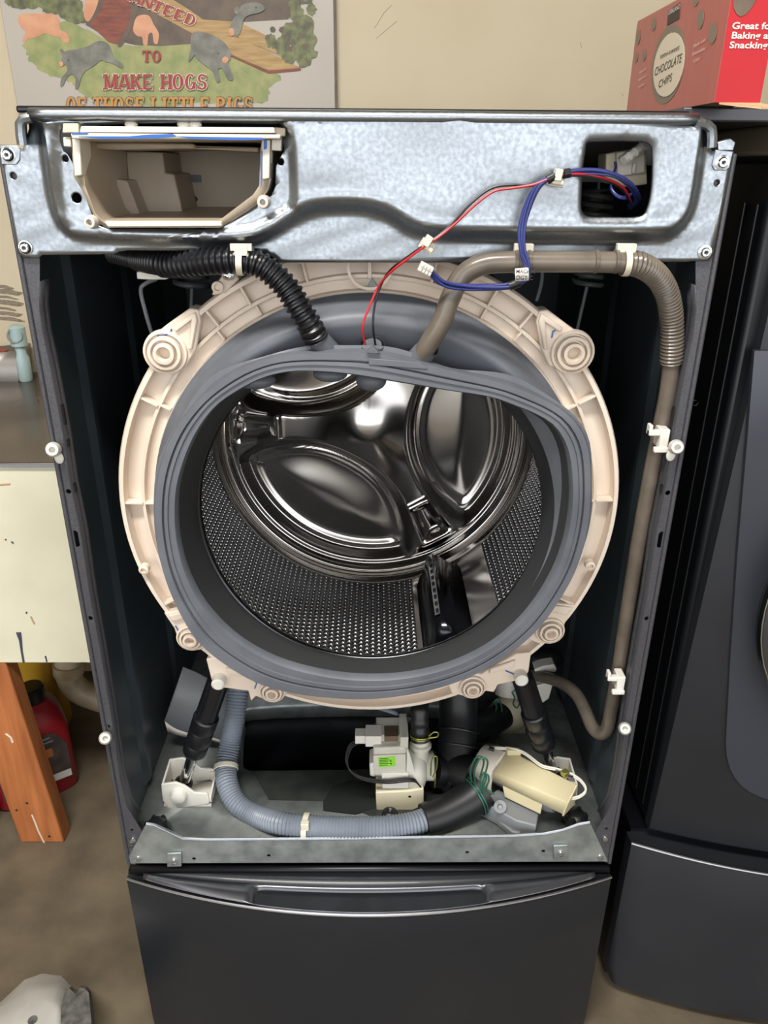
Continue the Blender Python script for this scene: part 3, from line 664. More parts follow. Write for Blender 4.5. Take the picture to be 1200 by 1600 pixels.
MB().tube(ps, list(np.linspace(.0225, .0290, len(ps))), 28).build('rubber_sleeve', 'black_rubber', dhz)
def ring_at(c, d, R, r, n=32):
    d, u, w = frame_from(d); return [Vector(c)+u*R*math.cos(2*PI*k/n)+w*R*math.sin(2*PI*k/n) for k in range(n+1)]
e1, e0 = Vector(ps[-12]), Vector(ps[-17]); dd = e1-e0
b = MB(); b.tube(ring_at(e1, dd, .0292, 0), .0012, 8); b.tube(ring_at(e1+dd.normalized()*.004, dd, .0295, 0), .0012, 8)
for off in (0, 1):
    b.tube(spline([tuple(at(x+off*6, y+off*2, .055-.008*off)) for x, y in ((737,1222),(735,1205),(742,1186),(750,1182),(756,1190),(750,1215))]), .0013, 8)
    b.tube(spline([tuple(at(x+off*4, y+off*3, .028)) for x, y in ((752,1238),(750,1220),(757,1207),(760,1216),(756,1230),(768,1238))]), .0013, 8)
b.build('wire_clamp', 'green_wire', dhz)
for p, q, sz in ((pa[4], pa[5], 0), (pa[8], pa[9], 1)):
    p, q = Vector(p), Vector(q); c = p.lerp(q, .05 if not sz else .85); b = MB()
    b.lathe([(.0172, -.004), (.0186, -.004), (.0186, .004), (.0172, .004)], c, (q-p) if sz else (Vector(pa[5])-Vector(pa[3])), 30)
    if sz: b.box(c+Vector((0, -.012, .014)), (.011, .008, .012))
    else: b.box(c+Vector((-.018, .0, -.012)), (.012, .012, .018))
    b.build('hose_strap', 'clip_nylon', dhz, bevel=.0008)
sb = thing('sump_boot', 'black rubber boot between the white pump and the beige pump cover', 'rubber hose', at(705, 1200, .12))
b = MB(); b.tube(spline([tuple(at(*p)) for p in ((716,1085,.19),(716,1120,.17),(714,1155,.145),(709,1185,.125),(698,1203,.112),(676,1203,.104))]), [.030]*44+[.025]*7, 24); b.build('elbow', 'black_rubber', sb)
b = MB(); b.tube(spline([tuple(at(*p)) for p in ((700,1196,.120),(722,1205,.100),(742,1213,.085))]), .026, 24); b.build('branch', 'black_rubber', sb)
b = MB(); b.tube(spline([tuple(at(*p)) for p in ((720,1130,.18),(750,1138,.20),(785,1118,.24))]), .022, 24); b.build('branch', 'black_rubber', sb)
for y, R in ((1143, .0312), (1167, .0312)):
    c = at(715, y, .155 if y < 1150 else .138); d_ = at(709, 1185, .125)-at(716, 1120, .17); MB().tube(ring_at(c, d_, R, 0), .002, 8).build('boot_rib', 'black_rubber', sb)
b = MB(); c = at(678, 1203, .106); b.tube(ring_at(c, (1, 0, .0), .0255, 0), .0011, 8); b.tube(spline([tuple(at(x, y, .075)) for x, y in ((673,1212),(674,1190),(678,1182),(683,1184),(682,1200),(676,1214))]), .0011, 8); b.build('wire_clamp', 'yellow_wire', sb)
ih = thing('pump_outlet_hose', 'short black ribbed hose rising from the white pump spout', 'hose', at(656, 1130, .10))
b = MB(); corrugated(b, spline([tuple(at(*p)) for p in ((657,1156,.100),(656,1135,.105),(656,1115,.112),(657,1090,.13))]), .0140, .014, .0015, 20, sharp=False, k=8); b.build('ribbed_tube', 'black_rubber', ih)
c = at(657, 1150, .102); b = MB(); b.tube(ring_at(c, (0, .2, 1), .0146, 0), .0011, 8); b.tube(ring_at(c+Vector((0, 0, .003)), (0, .2, 1), .0146, 0), .0011, 8); b.tube(spline([tuple(at(x, y, .085)) for x, y in ((670,1150),(678,1144),(684,1145),(683,1151),(670,1153))]), .0011, 8); b.build('wire_clamp', 'yellow_wire', ih)
tb = thing('air_tube', 'thin pale grey tube under the bottom of the tub ring', 'tube', at(620, 1112, .15))
MB().tube(spline([tuple(at(*p)) for p in ((570,1100,.09),(600,1108,.12),(625,1117,.14),(650,1130,.17))]), .0035, 12).build('tube_run', 'drain_grey', tb)

# ------------------------------------------------------------------ pumps
cp = thing('circulation_pump', 'white plastic pump with a bright green label on a bracket in the pan', 'pump', atz(620, 1272, ZP))
Y1 = .074
b = MB(); b.pxprism([(583,1169),(634,1167),(637,1214),(584,1214)], Y1, Y1+.055); b.build('motor_body', 'pump_white', cp, bevel=.0025)
b = MB(); b.pxprism([(583,1181),(634,1179),(634,1210),(584,1211)], Y1-.003, Y1); b.build('motor_face', 'pump_white', cp, bevel=.001)
b = MB(); b.pxprism([(596,1209),(639,1208),(639,1233),(597,1233)], Y1-.006, Y1+.04); b.build('motor_foot', 'white_plastic', cp, bevel=.002)
b = MB(); b.pxprism([(577,1194),(585,1192),(586,1215),(578,1213)], Y1-.002, Y1+.03); b.build('motor_lug', 'white_plastic', cp, bevel=.002)
tp = at(610, 1168, Y1).z
b = MB(); q0 = at(583, 1168, Y1); q1 = at(636, 1166, Y1); b.bb((q0.x+.004, Y1+.012, tp), (q1.x-.002, Y1+.052, tp+.012)); b.bb((q1.x-.010, Y1+.002, tp-.02), (q1.x+.002, Y1+.056, tp+.016)); b.build('motor_cap', 'pump_white', cp, bevel=.0015)
MB().bb((q0.x+.016, Y1+.008, tp+.004), (q0.x+.036, Y1+.030, tp+.0135)).build('core_window', 'shade_print', cp, smooth=False)
b = MB(); x0 = at(555, 1150, Y1+.02).x; b.bb((x0, Y1+.012, tp-.004), (x0+.018, Y1+.030, tp+.010)); b.bb((x0+.015, Y1+.008, tp-.006), (q0.x+.012, Y1+.034, tp+.013)); b.build('plug', 'white_plastic', cp, bevel=.001)
lb = MB().pxprism([(591,1184),(617,1182),(618,1197),(592,1199)], Y1-.0036, Y1-.003).build('rating_label', 'green_label', cp, smooth=False)
b = MB()
for k in range(5): b.pxprism([(593,1185.3+k*2.6),(606+2*(k % 2),1184.6+k*2.6),(606+2*(k % 2),1185.6+k*2.6),(593,1186.3+k*2.6)], Y1-.0038, Y1-.0036)
b.pxprism([(609,1187),(613,1190),(609,1190)], Y1-.0038, Y1-.0036); b.pxprism([(608,1193),(612,1192),(612,1195)], Y1-.0038, Y1-.0036); b.build('label_print', 'label_print', lb, smooth=False)
vc = at(652, 1196, Y1+.03)
b = MB(); b.lathe([(.022, -.016), (.034, -.012), (.036, -.004), (.035, .004), (.030, .010), (.022, .013), (.022, .024)], vc, (1, 0, 0), 36, cap0=True); b.build('volute', 'pump_white', cp)
b = MB(); sp = at(657, 1168, .100); b.lathe([(.013, -.035), (.0125, .0), (.016, .002), (.016, .006), (.0125, .008), (.0125, .016)], sp, (0, .15, 1), 24); b.build('spout', 'pump_white', cp)
b = MB(); b.pxprism([(640,1178),(650,1210),(650,1234),(643,1243),(634,1243),(636,1170)], Y1-.002, Y1+.006); b.lathe([(.005, 0), (.005, .004), (.003, .006)], at(640, 1240, Y1-.002), n=14, cap1=True); b.build('volute_flange', 'white_plastic', cp, bevel=.0008)
b = MB(); b.pxprism([(587,1238),(636,1236),(662,1232),(663,1260),(640,1268),(588,1270)], Y1-.008, Y1+.05); b.build('bracket', 'cream_plastic', cp, bevel=.002)
b = MB(); c = atz(609, 1274, ZP+.002); b.lathe([(.012, 0), (.011, .006), (.006, .009), (.002, .006)], c, (0, 0, 1), 18, cap1=True); b.build('grommet', 'black_rubber', cp)
for k in range(3):
    MB().tube(spline([tuple(at(x+k*1.5, y+k*2.5, Y-.001*k)) for x, y, Y in ((556,1157,Y1+.016),(546,1164,Y1+.01),(540,1185,Y1+.005),(546,1202,Y1),(566,1214,Y1-.008),(600,1219,Y1-.010),(640,1216,Y1-.010),(652,1222,Y1-.004),(661,1238,Y1),(664,1260,Y1+.004))]), .0011, 8).build('lead_wire', 'wire_black', cp)

dp = thing('drain_pump', 'drain pump under a beige plastic cover in the right of the pan', 'pump', atz(820, 1270, ZP))
zt_, zm_ = ZP+.078, ZP+.068
A0, A1 = atz(793, 1172, zt_), atz(900, 1226, zt_); B0, B1 = atz(773, 1207, zm_), atz(886, 1254, zm_)
C0, C1 = atz(770, 1219, ZP+.055), atz(879, 1271, ZP+.050)
n_ = Vector((0, 0, -1))
b = MB(); thick = .0025
inn = lambda p, q: p.lerp(q, .04)
b.loft([[A0+n_*.035, A0, B0, C0], [A1+n_*.035, A1, B1, C1]], closed=False); b.build('pump_cover', 'beige_cover', dp, solid=thick, bevel=.0015)
D0, D1 = C0.lerp(C1, .14), C0.lerp(C1, .72)
b = MB(); b.prism([D0, D1, D1+Vector((-.002, -.004, -.016)), D0+Vector((.004, -.004, -.020))], (.001, .003, .001)); b.build('cover_apron', 'beige_cover', dp, bevel=.001)
b = MB(); b.prism([A0+Vector((-.004, .0, -.004)), A0+Vector((.016, -.004, -.004)), A0+Vector((.018, -.012, -.004)), A0+Vector((-.002, -.010, -.004))], (0, 0, .012)); b.build('cover_tab', 'beige_cover', dp, bevel=.001)
b = MB(); b.prism([A1, B1, C1, C1+n_*.004, A1+n_*.035], (A1-A0).normalized()*.002); b.build('cover_end', 'beige_cover', dp)
ax = (A1-A0).normalized(); mid = (A0+B0+C0)/3+n_*.024+Vector((.004, .016, 0))
b = MB(); b.lathe([(.018, .004), (.021, .0), (.021, .09), (.018, .10)], mid+Vector((.0, .006, 0)), ax, 28, cap0=True, cap1=True); b.build('motor', 'grey_plastic', dp)
b = MB(); b.lathe([(.020, .035), (.032, .030), (.036, .018), (.036, -.004), (.030, -.006)], mid, -ax, 32, cap0=True); b.build('pump_head', 'housing_light', dp)
b = MB(); b.prism([atz(x, y, ZP+.03) for x, y in ((752,1252),(778,1232),(842,1268),(838,1290),(806,1282))], (0, 0, -.028)); b.prism([atz(x, y, ZP+.012) for x, y in ((762,1268),(800,1250),(830,1274),(812,1302),(800,1300))], (0, 0, -.011)); b.build('pump_base', 'grey_plastic', dp, bevel=.002)
b = MB(); b.lathe([(.009, 0), (.009, .010), (.004, .011), (.003, .006)], atz(782, 1262, ZP+.03), (-.2, -.6, .8), 18, cap1=True); b.build('base_screw', 'grey_plastic', dp)
b = MB(); b.tube([tuple(atz(x, y, ZP+.02)) for x, y in ((730,1262),(752,1264),(775,1258))], .005, 10); b.build('base_arm', 'grey_plastic', dp)
for k in range(2):
    MB().tube(spline([tuple(Vector(p)+Vector((0, 0, .003*k))) for p in (atz(752+2*k,1170,ZP+.07), atz(780,1170,ZP+.08), atz(815,1176,ZP+.084), atz(845,1197,ZP+.083), atz(868,1203,ZP+.083), atz(890,1210,ZP+.083), atz(908,1222,ZP+.08), atz(915,1236,ZP+.074), atz(905,1246,ZP+.066), atz(888,1250,ZP+.058))]), .0014, 8).build('lead_wire', 'wire_white', dp)
for x, y in ((768,1170),(872,1204),(892,1211)):
    MB().tube([atz(x-4, y-1, ZP+.083), atz(x+4, y+1, ZP+.083)], .003, 10).build('tape_wrap', 'wire_black', dp)
MB().box(atz(883, 1208, ZP+.085), (.010, .009, .008), Matrix.Rotation(.5, 3, 'Z')).build('wire_clip', 'yellow_wire', dp, bevel=.001)

vp = thing('rear_pump', 'pale pump half hidden behind the right damper leg', 'pump', atz(800, 1160, ZP))
YV = .235
b = MB(); b.ball(at(795, 1115, YV+.02), (.034, .030, .034), 24, 14); b.build('pump_head', 'cream_plastic', vp)
b = MB(); b.tube([at(795, 1085, YV+.02), at(797, 1060, YV+.03)], .024, 20); b.build('pump_neck', 'housing_light', vp)
b = MB(); b.pxprism([(768,1132),(820,1128),(822,1152),(800,1164),(790,1160)], YV, YV+.05); b.build('bracket', 'cream_plastic', vp, bevel=.002)
for x0, y0 in ((772,1096),(800,1082)):
    b = MB(); b.tube(spline([tuple(at(x0+dx, y0+dy, YV-.012)) for dx, dy in ((0,0),(4,8),(2,18),(8,24),(12,14),(10,2),(5,-3),(0,0))]), .0013, 8); b.build('wire_clamp', 'green_wire', vp)
wv = thing('wire_connector_block', 'white connector block behind the grey hose at the right damper', 'connector', at(850, 1080, .22))
b = MB(); b.pxprism([(835,1046),(848,1041),(866,1038),(870,1046),(868,1050),(838,1055)], .205, .225); b.build('upper_shell', 'white_plastic', wv, bevel=.001)
b = MB(); b.pxprism([(836,1072),(862,1066),(864,1070),(858,1092),(843,1102)], .205, .23); b.build('lower_shell', 'white_plastic', wv, bevel=.0015)
b = MB(); b.ball(at(852, 1030, .25), (.03, .02, .02), 16, 10); b.build('boot', 'black_rubber', wv)

# ------------------------------------------------------------------ damper legs and their brackets
def damper(top, bot, label):
    t = thing('shock_absorber', label, 'damper', bot); d = (top-bot); L = d.length; d.normalize()
    b = MB(); b.lathe([(.0085, .0), (.0085, L*.5)], bot, d, 20, cap1=True); b.build('rod', 'chrome', t)
    b = MB(); b.lathe([(.0165, L*.32), (.0175, L*.33), (.0175, L*.40), (.0165, L*.41), (.0175, L*.42), (.0178, L*.52), (.0168, L*.53), (.0182, L*.54), (.0182, L*.63), (.0165, L*.64)], bot, d, 24, cap0=True, cap1=True); b.build('collar', 'black_plastic', t)
    b = MB(); b.lathe([(.0150, L*.63), (.0142, L*.98), (.010, L*1.0)], bot, d, 24, cap1=True); b.build('cylinder', 'black_plastic', t)
    d_, u, w = frame_from(d)
    for k in range(4):
        a = -PI/2+(k-1.5)*.7; e = u*math.cos(a)+w*math.sin(a)
        MB().tube([bot+d*L*.64+e*.0148, bot+d*L*.95+e*.0142], .0018, 6).build('rib', 'black_plastic', t)
    b = MB(); b.lathe([(.0125, -.006), (.0135, .0), (.0135, .006), (.0095, .010)], bot, d, 22, cap0=True); b.build('bushing', 'black_rubber', t); return t
damper(at(346, 1052, .066), atz(286, 1226, .418), 'black damper leg with chrome rod beside the blue grey drain hose')
damper(at(812, 1048, .066), atz(866, 1212, .420), 'black damper leg behind the beige pump cover, in front of the grey hose bend')
def bracket(dx, mir, label):
    t = thing('damper_bracket', label, 'bracket', atz(290, 1262, ZP)+Vector((dx, 0, 0)))
    def M(p): p = Vector(p); return Vector(((-p.x if mir else p.x)+dx, p.y, p.z))
    fr = [(253,1226),(274,1223),(288,1228),(304,1239),(324,1240),(327,1250),(327,1256),(264,1266),(255,1252)]
    Yb = atz(290, 1262, ZP).y
    f = [M(at(x, y, Yb)) for x, y in fr]; MB().prism(f, (0, .004, 0)).build('front_cheek', 'white_plastic', t, bevel=.001)
    MB().prism([p+Vector((0, .046, .004)) for p in f], (0, .004, 0)).build('rear_cheek', 'white_plastic', t, bevel=.001)
    lo, hi = f[0], f[8]; s = Vector((-.001 if not mir else .001, 0, 0))
    MB().prism([lo+s, hi+s, hi+s+Vector((0, .05, 0)), lo+s+Vector((0, .05, .004))], (.003 if not mir else -.003, 0, 0)).build('end_wall', 'white_plastic', t, bevel=.0008)
    e = f[5]; MB().prism([e+Vector((0, 0, .006)), e+Vector((0, 0, -.004)), e+Vector((0, .05, -.004)), e+Vector((0, .05, .010))], (.003 if not mir else -.003, 0, 0)).build('end_wall', 'white_plastic', t, bevel=.0008)
    c = sum(f, Vector())/len(f); MB().box((c.x, Yb+.025, ZP+.003), (.070, .048, .004)).build('foot_plate', 'white_plastic', t)
    MB().lathe([(.0125, 0), (.0125, .003), (.010, .008), (.004, .010)], M(at(280, 1241, Yb)), n=20, cap1=True).build('pivot_cap', 'white_plastic', t)
    return t
bracket(0, False, 'white plastic bracket holding the damper rod beside the blue grey hose')
bracket(0, True, 'white plastic bracket behind the beige pump cover, mostly hidden')
gg = thing('motor_guard', 'curved grey plastic guard leaning behind the left damper leg', 'guard', at(300, 1150, .24))
Yg = .185
top_c = spline([tuple(at(x, y, Yg+.03)) for x, y in ((286,1042),(310,1052),(335,1066),(362,1080),(384,1092))]); bot_c = spline([tuple(at(x, y, Yg)) for x, y in ((257,1126),(275,1138),(300,1146),(325,1150),(352,1158))])
m_ = min(len(top_c), len(bot_c)); MB().loft([top_c[:m_], bot_c[:m_]], closed=False).build('guard_face', 'grey_plastic', gg, solid=.003)
MB().loft([[Vector(p)+Vector((0, 0, .0)) for p in bot_c], [Vector(p)+Vector((.002, .004, -.030)) for p in bot_c[:1]]+[Vector(p)+Vector((0, .004, -.022+.012*min(1, i/20))) for i, p in enumerate(bot_c[1:])]], closed=False).build('guard_rim', 'housing_light', gg, solid=.003)

# ------------------------------------------------------------------ springs behind the crossbar
def spring(c, label, h, r, coils, wire):
    t = thing('suspension_spring', label, 'spring', c)
    pts = [(c.x+r*math.cos(a), c.y+r*math.sin(a), c.z+h-h*a/(2*PI*coils)) for a in np.linspace(0, 2*PI*coils, coils*14)]
    MB().tube(pts, wire, 8).build('coil', 'dark_grey_plastic', t)
    MB().tube([(c.x, c.y, c.z), (c.x-.004, c.y, c.z-.03), (c.x-.012, c.y+.005, c.z-.11)], .0022, 8).build('hook_rod', 'grey_plastic', t)
    MB().tube([(c.x, c.y, c.z+h), (c.x, c.y, c.z+h+.008), (c.x+.008, c.y, c.z+h+.012)], .0022, 8).build('hook_rod', 'grey_plastic', t)
    MB().box((c.x, c.y, c.z+h+.012), (.05, .03, .008)).build('anchor', 'dark_grey_plastic', t)
spring(at(918, 445, .20), 'dark coil spring behind the crossbar, beside the right tub boss', .11, .017, 11, .0032)
spring(at(300, 446, .20), 'dark coil spring behind the black corrugated hose', .11, .020, 10, .0036)
for pts, nm, lb in ((((222,446,.12),(224,440,.12),(236,434,.13),(220,455,.12),(228,490,.12),(240,530,.12)), 0, 'thin bent grey rod left of the tub, under the black hose'), (((848,400,.16),(846,440,.16),(838,470,.16)), 1, 'short grey rod under the crossbar, right of the white wire tag')):
    t = thing('bent_rod', lb, 'rod', at(*pts[-1])); q = pts[3:] if nm == 0 else pts
    MB().tube([at(236, 436, .13)]*(0) + spline([tuple(at(*p)) for p in (((244,436,.13),(226,444,.12))+q if nm == 0 else q)]), .0024, 8).build('rod_wire', 'grey_plastic', t)
hb = thing('hose_bracket', 'small white bracket under the left end of the black corrugated hose', 'bracket', at(235, 434, .1))
MB().pxprism([(213,425),(224,424),(250,430),(266,434),(258,437),(232,437),(214,436)], .05, .065).build('bracket_arm', 'white_plastic', hb, bevel=.001)

# ------------------------------------------------------------------ wiring
wh = thing('wire_harness', 'blue red and black wires hanging out of the crossbar window', 'wires', at(870, 272, -.03))
blue = [(985,322,.040),(997,310,.010),(984,288,-.018),(955,272,-.030),(920,267,-.034),(885,270,-.036),(862,277,-.037),(840,292,-.037),(824,325,-.037),(815,362,-.038),(816,392,-.042),(824,415,-.043),(822,432,-.042),(800,446,-.040),(770,449,-.038),(725,448,-.038),(692,442,-.040),(672,424,-.041)]
offs = [(-3,-2),(0,-3),(3,-1),(-2,2),(2,3)]
base = np.array(blue)
for k, (ox, oy) in enumerate(offs):
    w = 1.0
    pp = [(x+ox*(.55 if 855 < x < 870 else 1)+1.2*math.sin(i*1.3+k), y+oy*(.55 if 855 < x < 870 else 1)+1.2*math.cos(i*1.1+2*k), Y-.0012*(k % 3)) for i, (x, y, Y) in enumerate(blue)]
    MB().tube(pxpath(pp), .0015, 8).build('blue_wire', 'wire_blue', wh)
MB().tube(pxpath([(985,315,.01),(975,295,-.012),(950,280,-.030),(915,272,-.036),(880,273,-.039),(856,280,-.040),(832,289,-.038),(800,294,-.037),(772,299,-.037),(745,318,-.037),(715,346,-.037),(690,367,-.038),(668,382,-.040),(640,402,-.036),(612,424,-.030),(592,447,-.014),(577,480,-.016),(567,510,-.022),(572,548,-.012)]), .00115, 8).build('red_wire', 'wire_red', wh)
MB().tube(pxpath([(985,318,.012),(974,298,-.010),(950,283,-.028),(915,275,-.034),(880,275,-.037),(856,279,-.038),(830,290,-.036),(800,289,-.036),(768,294,-.036),(738,316,-.036),(708,348,-.036),(690,365,-.037),(668,380,-.039),(640,399,-.035),(612,420,-.029),(597,442,-.014),(586,475,-.016),(583,510,-.022),(588,548,-.012)]), .00115, 8).build('black_wire', 'wire_black', wh)
for p, q in (((855,281,-.038),(866,275,-.038)), ((880,272,-.038),(890,270,-.037)), ((796,447,-.041),(812,441,-.042))):
    MB().tube([at(*p), at(*q)], .0042, 14).build('tape_wrap', 'wire_black', wh)
for x, y, a in ((871,277,.15),(668,380,.55)):
    R = Matrix.Rotation(a, 3, 'Y'); c = at(x, y, -.036); b = MB(); b.box(c+Vector((0, .006, -.003)), (.014, .008, .010), R); b.box(c+Vector((0, 0, .002)), (.0065, .012, .010), R); b.box(c+Vector((.0, .002, -.004)), (.011, .012, .004), R); b.build('wire_clip', 'clip_nylon', wh, bevel=.0008)
c = at(665, 420, -.041); R = Matrix.Rotation(.45, 3, 'Y'); b = MB(); b.box(c, (.013, .010, .009), R); b.build('connector', 'white_plastic', wh, bevel=.0008)
b = MB()
for i in range(4):
    for j in range(2): b.box(c+R @ Vector((-.0048+i*.0032, -.001, -.002+j*.004)), (.0022, .0125, .0026), R)
b.build('connector_socket', 'housing_light', wh)
tg = MB().tube([at(805,430,-.043), at(826,428,-.045)], .0060, 16).build('paper_tag', 'tag_white', wh)
Vt, Ft = text_mesh('MACHIN', .0046, .0001); Vt2, Ft2 = text_mesh('DGT C', .0052, .0001)
for VV, FF, x, y in ((Vt, Ft, 806, 427), (Vt2, Ft2, 806, 437)):
    o = at(x, y, -.0513); b = MB(); b.add([(o.x+p[0], o.y, o.z+p[1]) for p in VV], FF); b.build('tag_print', 'ink_black', tg, smooth=False)
cm = thing('control_switch', 'beige plastic switch block with a white plug, inside the crossbar window', 'switch', at(975, 262, .04))
MB().pxprism([(947,240),(982,234),(1010,232),(1012,288),(980,292),(946,284)], .035, .065).build('switch_body', 'cream_plastic', cm, bevel=.0015)
MB().pxprism([(964,238),(1008,234),(1008,270),(964,276)], .028, .036).build('switch_face', 'housing_light', cm, bevel=.001)
b = MB(); R = Matrix.Rotation(-.5, 3, 'Y')
for k in range(3): b.tube([at(974+k*9, 251-k*6.5, .012), at(984+k*9, 243-k*6.5, .016)], .0042, 10)
b.pxprism([(970,246),(1002,224),(1012,232),(980,256)], .016, .026); b.build('plug', 'white_plastic', cm)
MB().pxprism([(989,256),(994,253),(994,270),(988,271)], .024, .030).build('slot_post', 'housing_light', cm, bevel=.0008)
MB().tube(pxpath([(961,253,.026),(962,262,.024),(958,272,.02)]), .0012, 8).build('lead_wire', 'wire_blue', cm)
for k in range(2): MB().tube(pxpath([(954,284+2*k,.012),(956,296+2*k,.004),(966,306+2*k,.0),(978,308+2*k,.004),(988,302,.012)]), .0012, 8).build('lead_wire', 'wire_blue', cm)

# ------------------------------------------------------------------ drawer pedestals and the second machine
def pedestal(xc, y0, bul, label, handle):
    t = thing('drawer_pedestal', label, 'pedestal', (xc, y0+.3, 0))
    W = .343; zt = .345
    yf = lambda u: y0-.010-bul*(1-u*u)
    MB().bb((xc-W+.006, y0+.012, .02), (xc+W-.006, y0+.66, zt+.002)).build('pedestal_body', 'black_steel', t, smooth=False)
    zb0 = .004 if handle else .022
    us = np.linspace(-1, 1, 61); rings = []
    for u in us:
        y = yf(u*.985); x = xc+W*u; rc = .030 if not handle else .006; e = 1-abs(u); drop = .03*max(0, 1-e/.06)**2 if not handle else 0
        rings.append([(x, y0+.012, zt-.004), (x, y+.010, zt-.004), (x, y+.002, zt-.001), (x, y, zt-.006), (x, y+.001, zt-.10), (x, y+.003, zb0+.03+drop), (x, y+.006, zb0+drop), (x, y0+.012, zb0+drop)])
    b = MB(); b.loft(rings, closed=True, cap0=True, cap1=True); b.build('drawer_front', 'pedestal_dark' if handle else 'dryer_front', t, sharp=60)
    b = MB(); b.tube([(xc+W*u, yf(u*.985)+.0005, zt-.002) for u in us], .0022, 8); b.build('edge_trim', 'pedestal_edge', t)
    for f_ in (-1, 1):
        for yy in (y0+.05, y0+.60): MB().lathe([(.022, 0), (.022, .012), (.012, .014), (.012, .022)], (xc+f_*.29, yy, 0), (0, 0, 1), 20, cap0=True).build('levelling_foot', 'black_rubber', t)
    if handle:
        # crescent grip strip with its scooped recess along the top edge
        rows = []
        for u in np.linspace(-.93, .93, 93):
            ya = yf(u)+.0035; yb = y0-.006-bul*.42*(1-(u/.93)**2)
            row = []
            for v in np.linspace(0, 1, 15):
                s_ = float(sstep(np.array([.165-abs(u*W)]), 0, .012)[0]); arc = math.sin(PI*min(1, v*1.02))
                dep = .030*s_*arc**.6*(1-.55*(abs(u*W)/.165)**2)
                row.append((xc+W*u, ya+(yb-ya)*v, zt+.0006+.003*math.sin(PI*v)*(1-s_)-dep+.002*v))
            rows.append(row)
        b = MB(); b.loft(rows, closed=False); b.build('grip_strip', 'pedestal_handle', t, solid=.0012, sharp=70)
        b = MB(); b.loft([[(xc+W*u, y0+.004, zt+.008), (xc+W*u, y0-.004, zt+.008), (xc+W*u, y0-.007, zt+.002)] for u in (-.995, .995)], closed=False); b.build('top_strip', 'black_steel', t, solid=.001)
        b = MB(); b.loft([[(xc+W*u, y0-.0065-bul*.42*max(0, 1-(u/.93)**2)+.0005, zt+.0022), (xc+W*u, y0+.004, zt+.0028)] for u in np.linspace(-.99, .99, 60)], closed=False); b.build('deck', 'pedestal_dark', t, solid=.001)
    return t
pedestal(0, .002, .062, 'dark grey drawer pedestal with a scooped handle under the opened washing machine', True)
XD = .733; YD = .062
pedestal(XD, YD, .075, 'dark grey drawer pedestal under the closed second machine at the frame edge', False)
XD += .020
dry = thing('dryer', 'dark grey closed machine with a round door, beside the opened washing machine', 'dryer', (XD, .35, ZB))
zdt = 1.272
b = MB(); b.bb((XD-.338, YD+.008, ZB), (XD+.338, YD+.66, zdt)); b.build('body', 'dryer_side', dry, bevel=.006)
for x, y in ((1168, 300), (1192, 330)):
    p = atx(x, y, XD-.338)
for dy in (.030, .062):
    MB().tube([(XD-.3385, YD+dy, ZB+.02), (XD-.3385, YD+dy, zdt-.045)], .0016, 8).build('side_bead', 'dryer_side', dry)
yd = lambda x: YD-.006-.062*(1-((x-XD)/.343)**2)
us = np.linspace(-.985, .985, 61); rings = []
for u in us:
    x = XD+.343*u; y = yd(x)
    rings.append([(x_+.024*(z_-.42), y_, z_) for x_, y_, z_ in [(x, YD+.010, ZB+.004), (x, y+.004, ZB+.004), (x, y, ZB+.010), (x, y, .8), (x, y+.002, zdt-.15), (x, y+.010, zdt-.004), (x, YD+.010, zdt-.002)]])
b = MB(); b.loft(rings, closed=True, cap0=True, cap1=True); b.build('front_panel', 'dryer_front', dry, sharp=60)
pl = [at(x, y, .012) for x, y in ((1203,560),(1188,700),(1168,880),(1152,1050),(1144,1150),(1142,1175),(1143,1195),(1147,1212),(1154,1225),(1163,1235),(1174,1242),(1190,1247),(1210,1250))]
out2 = [(p.x, p.z) for p in pl]+[(XD+.28, pl[-1].z), (XD+.28, pl[0].z)]
V, T = tri2d(out2, [], [(x, z) for x in np.arange(pl[5].x+.012, XD+.275, .02) for z in np.arange(pl[-1].z+.01, pl[0].z-.005, .04)])
b = MB(); n = len(V); b.add([(x, yd(x)-.004, z) for x, z in V]+[(x, yd(x)+.002, z) for x, z in V], [tuple(t) for t in T])
m_ = len(out2); b.loft([[(x, yd(x)-.004, z) for x, z in out2], [(x, yd(x)+.002, z) for x, z in out2]]); b.build('raised_panel', 'dryer_front_light', dry, sharp=50)
c = at(1190, 950, -.012); dc = Vector((c.x+.205, 0, c.z))
b = MB()
prof = [(.205, -.004), (.203, .012), (.192, .018), (.170, .016), (.150, .008), (.12, .012), (.0, .02)]
o = b.lathe(prof, (dc.x, -.008, dc.z), n=64).build('door_disc', 'pedestal_handle', dry)
b = MB(); b.lathe([(.2065, .004), (.2045, .010), (.199, .012)], (dc.x, -.008, dc.z), n=64); b.build('door_ring', 'chrome', dry)
b = MB(); b.bb((XD-.340, YD-.020, zdt+.002), (XD+.340, YD+.66, zdt+.031)); b.build('top_lid', 'lid_tan_reflection', dry, bevel=.005)
b = MB(); b.bb((XD-.334, YD-.012, zdt-.004), (XD+.334, YD+.64, zdt+.003)); b.build('lid_gap', 'tub_dark', dry, smooth=False)
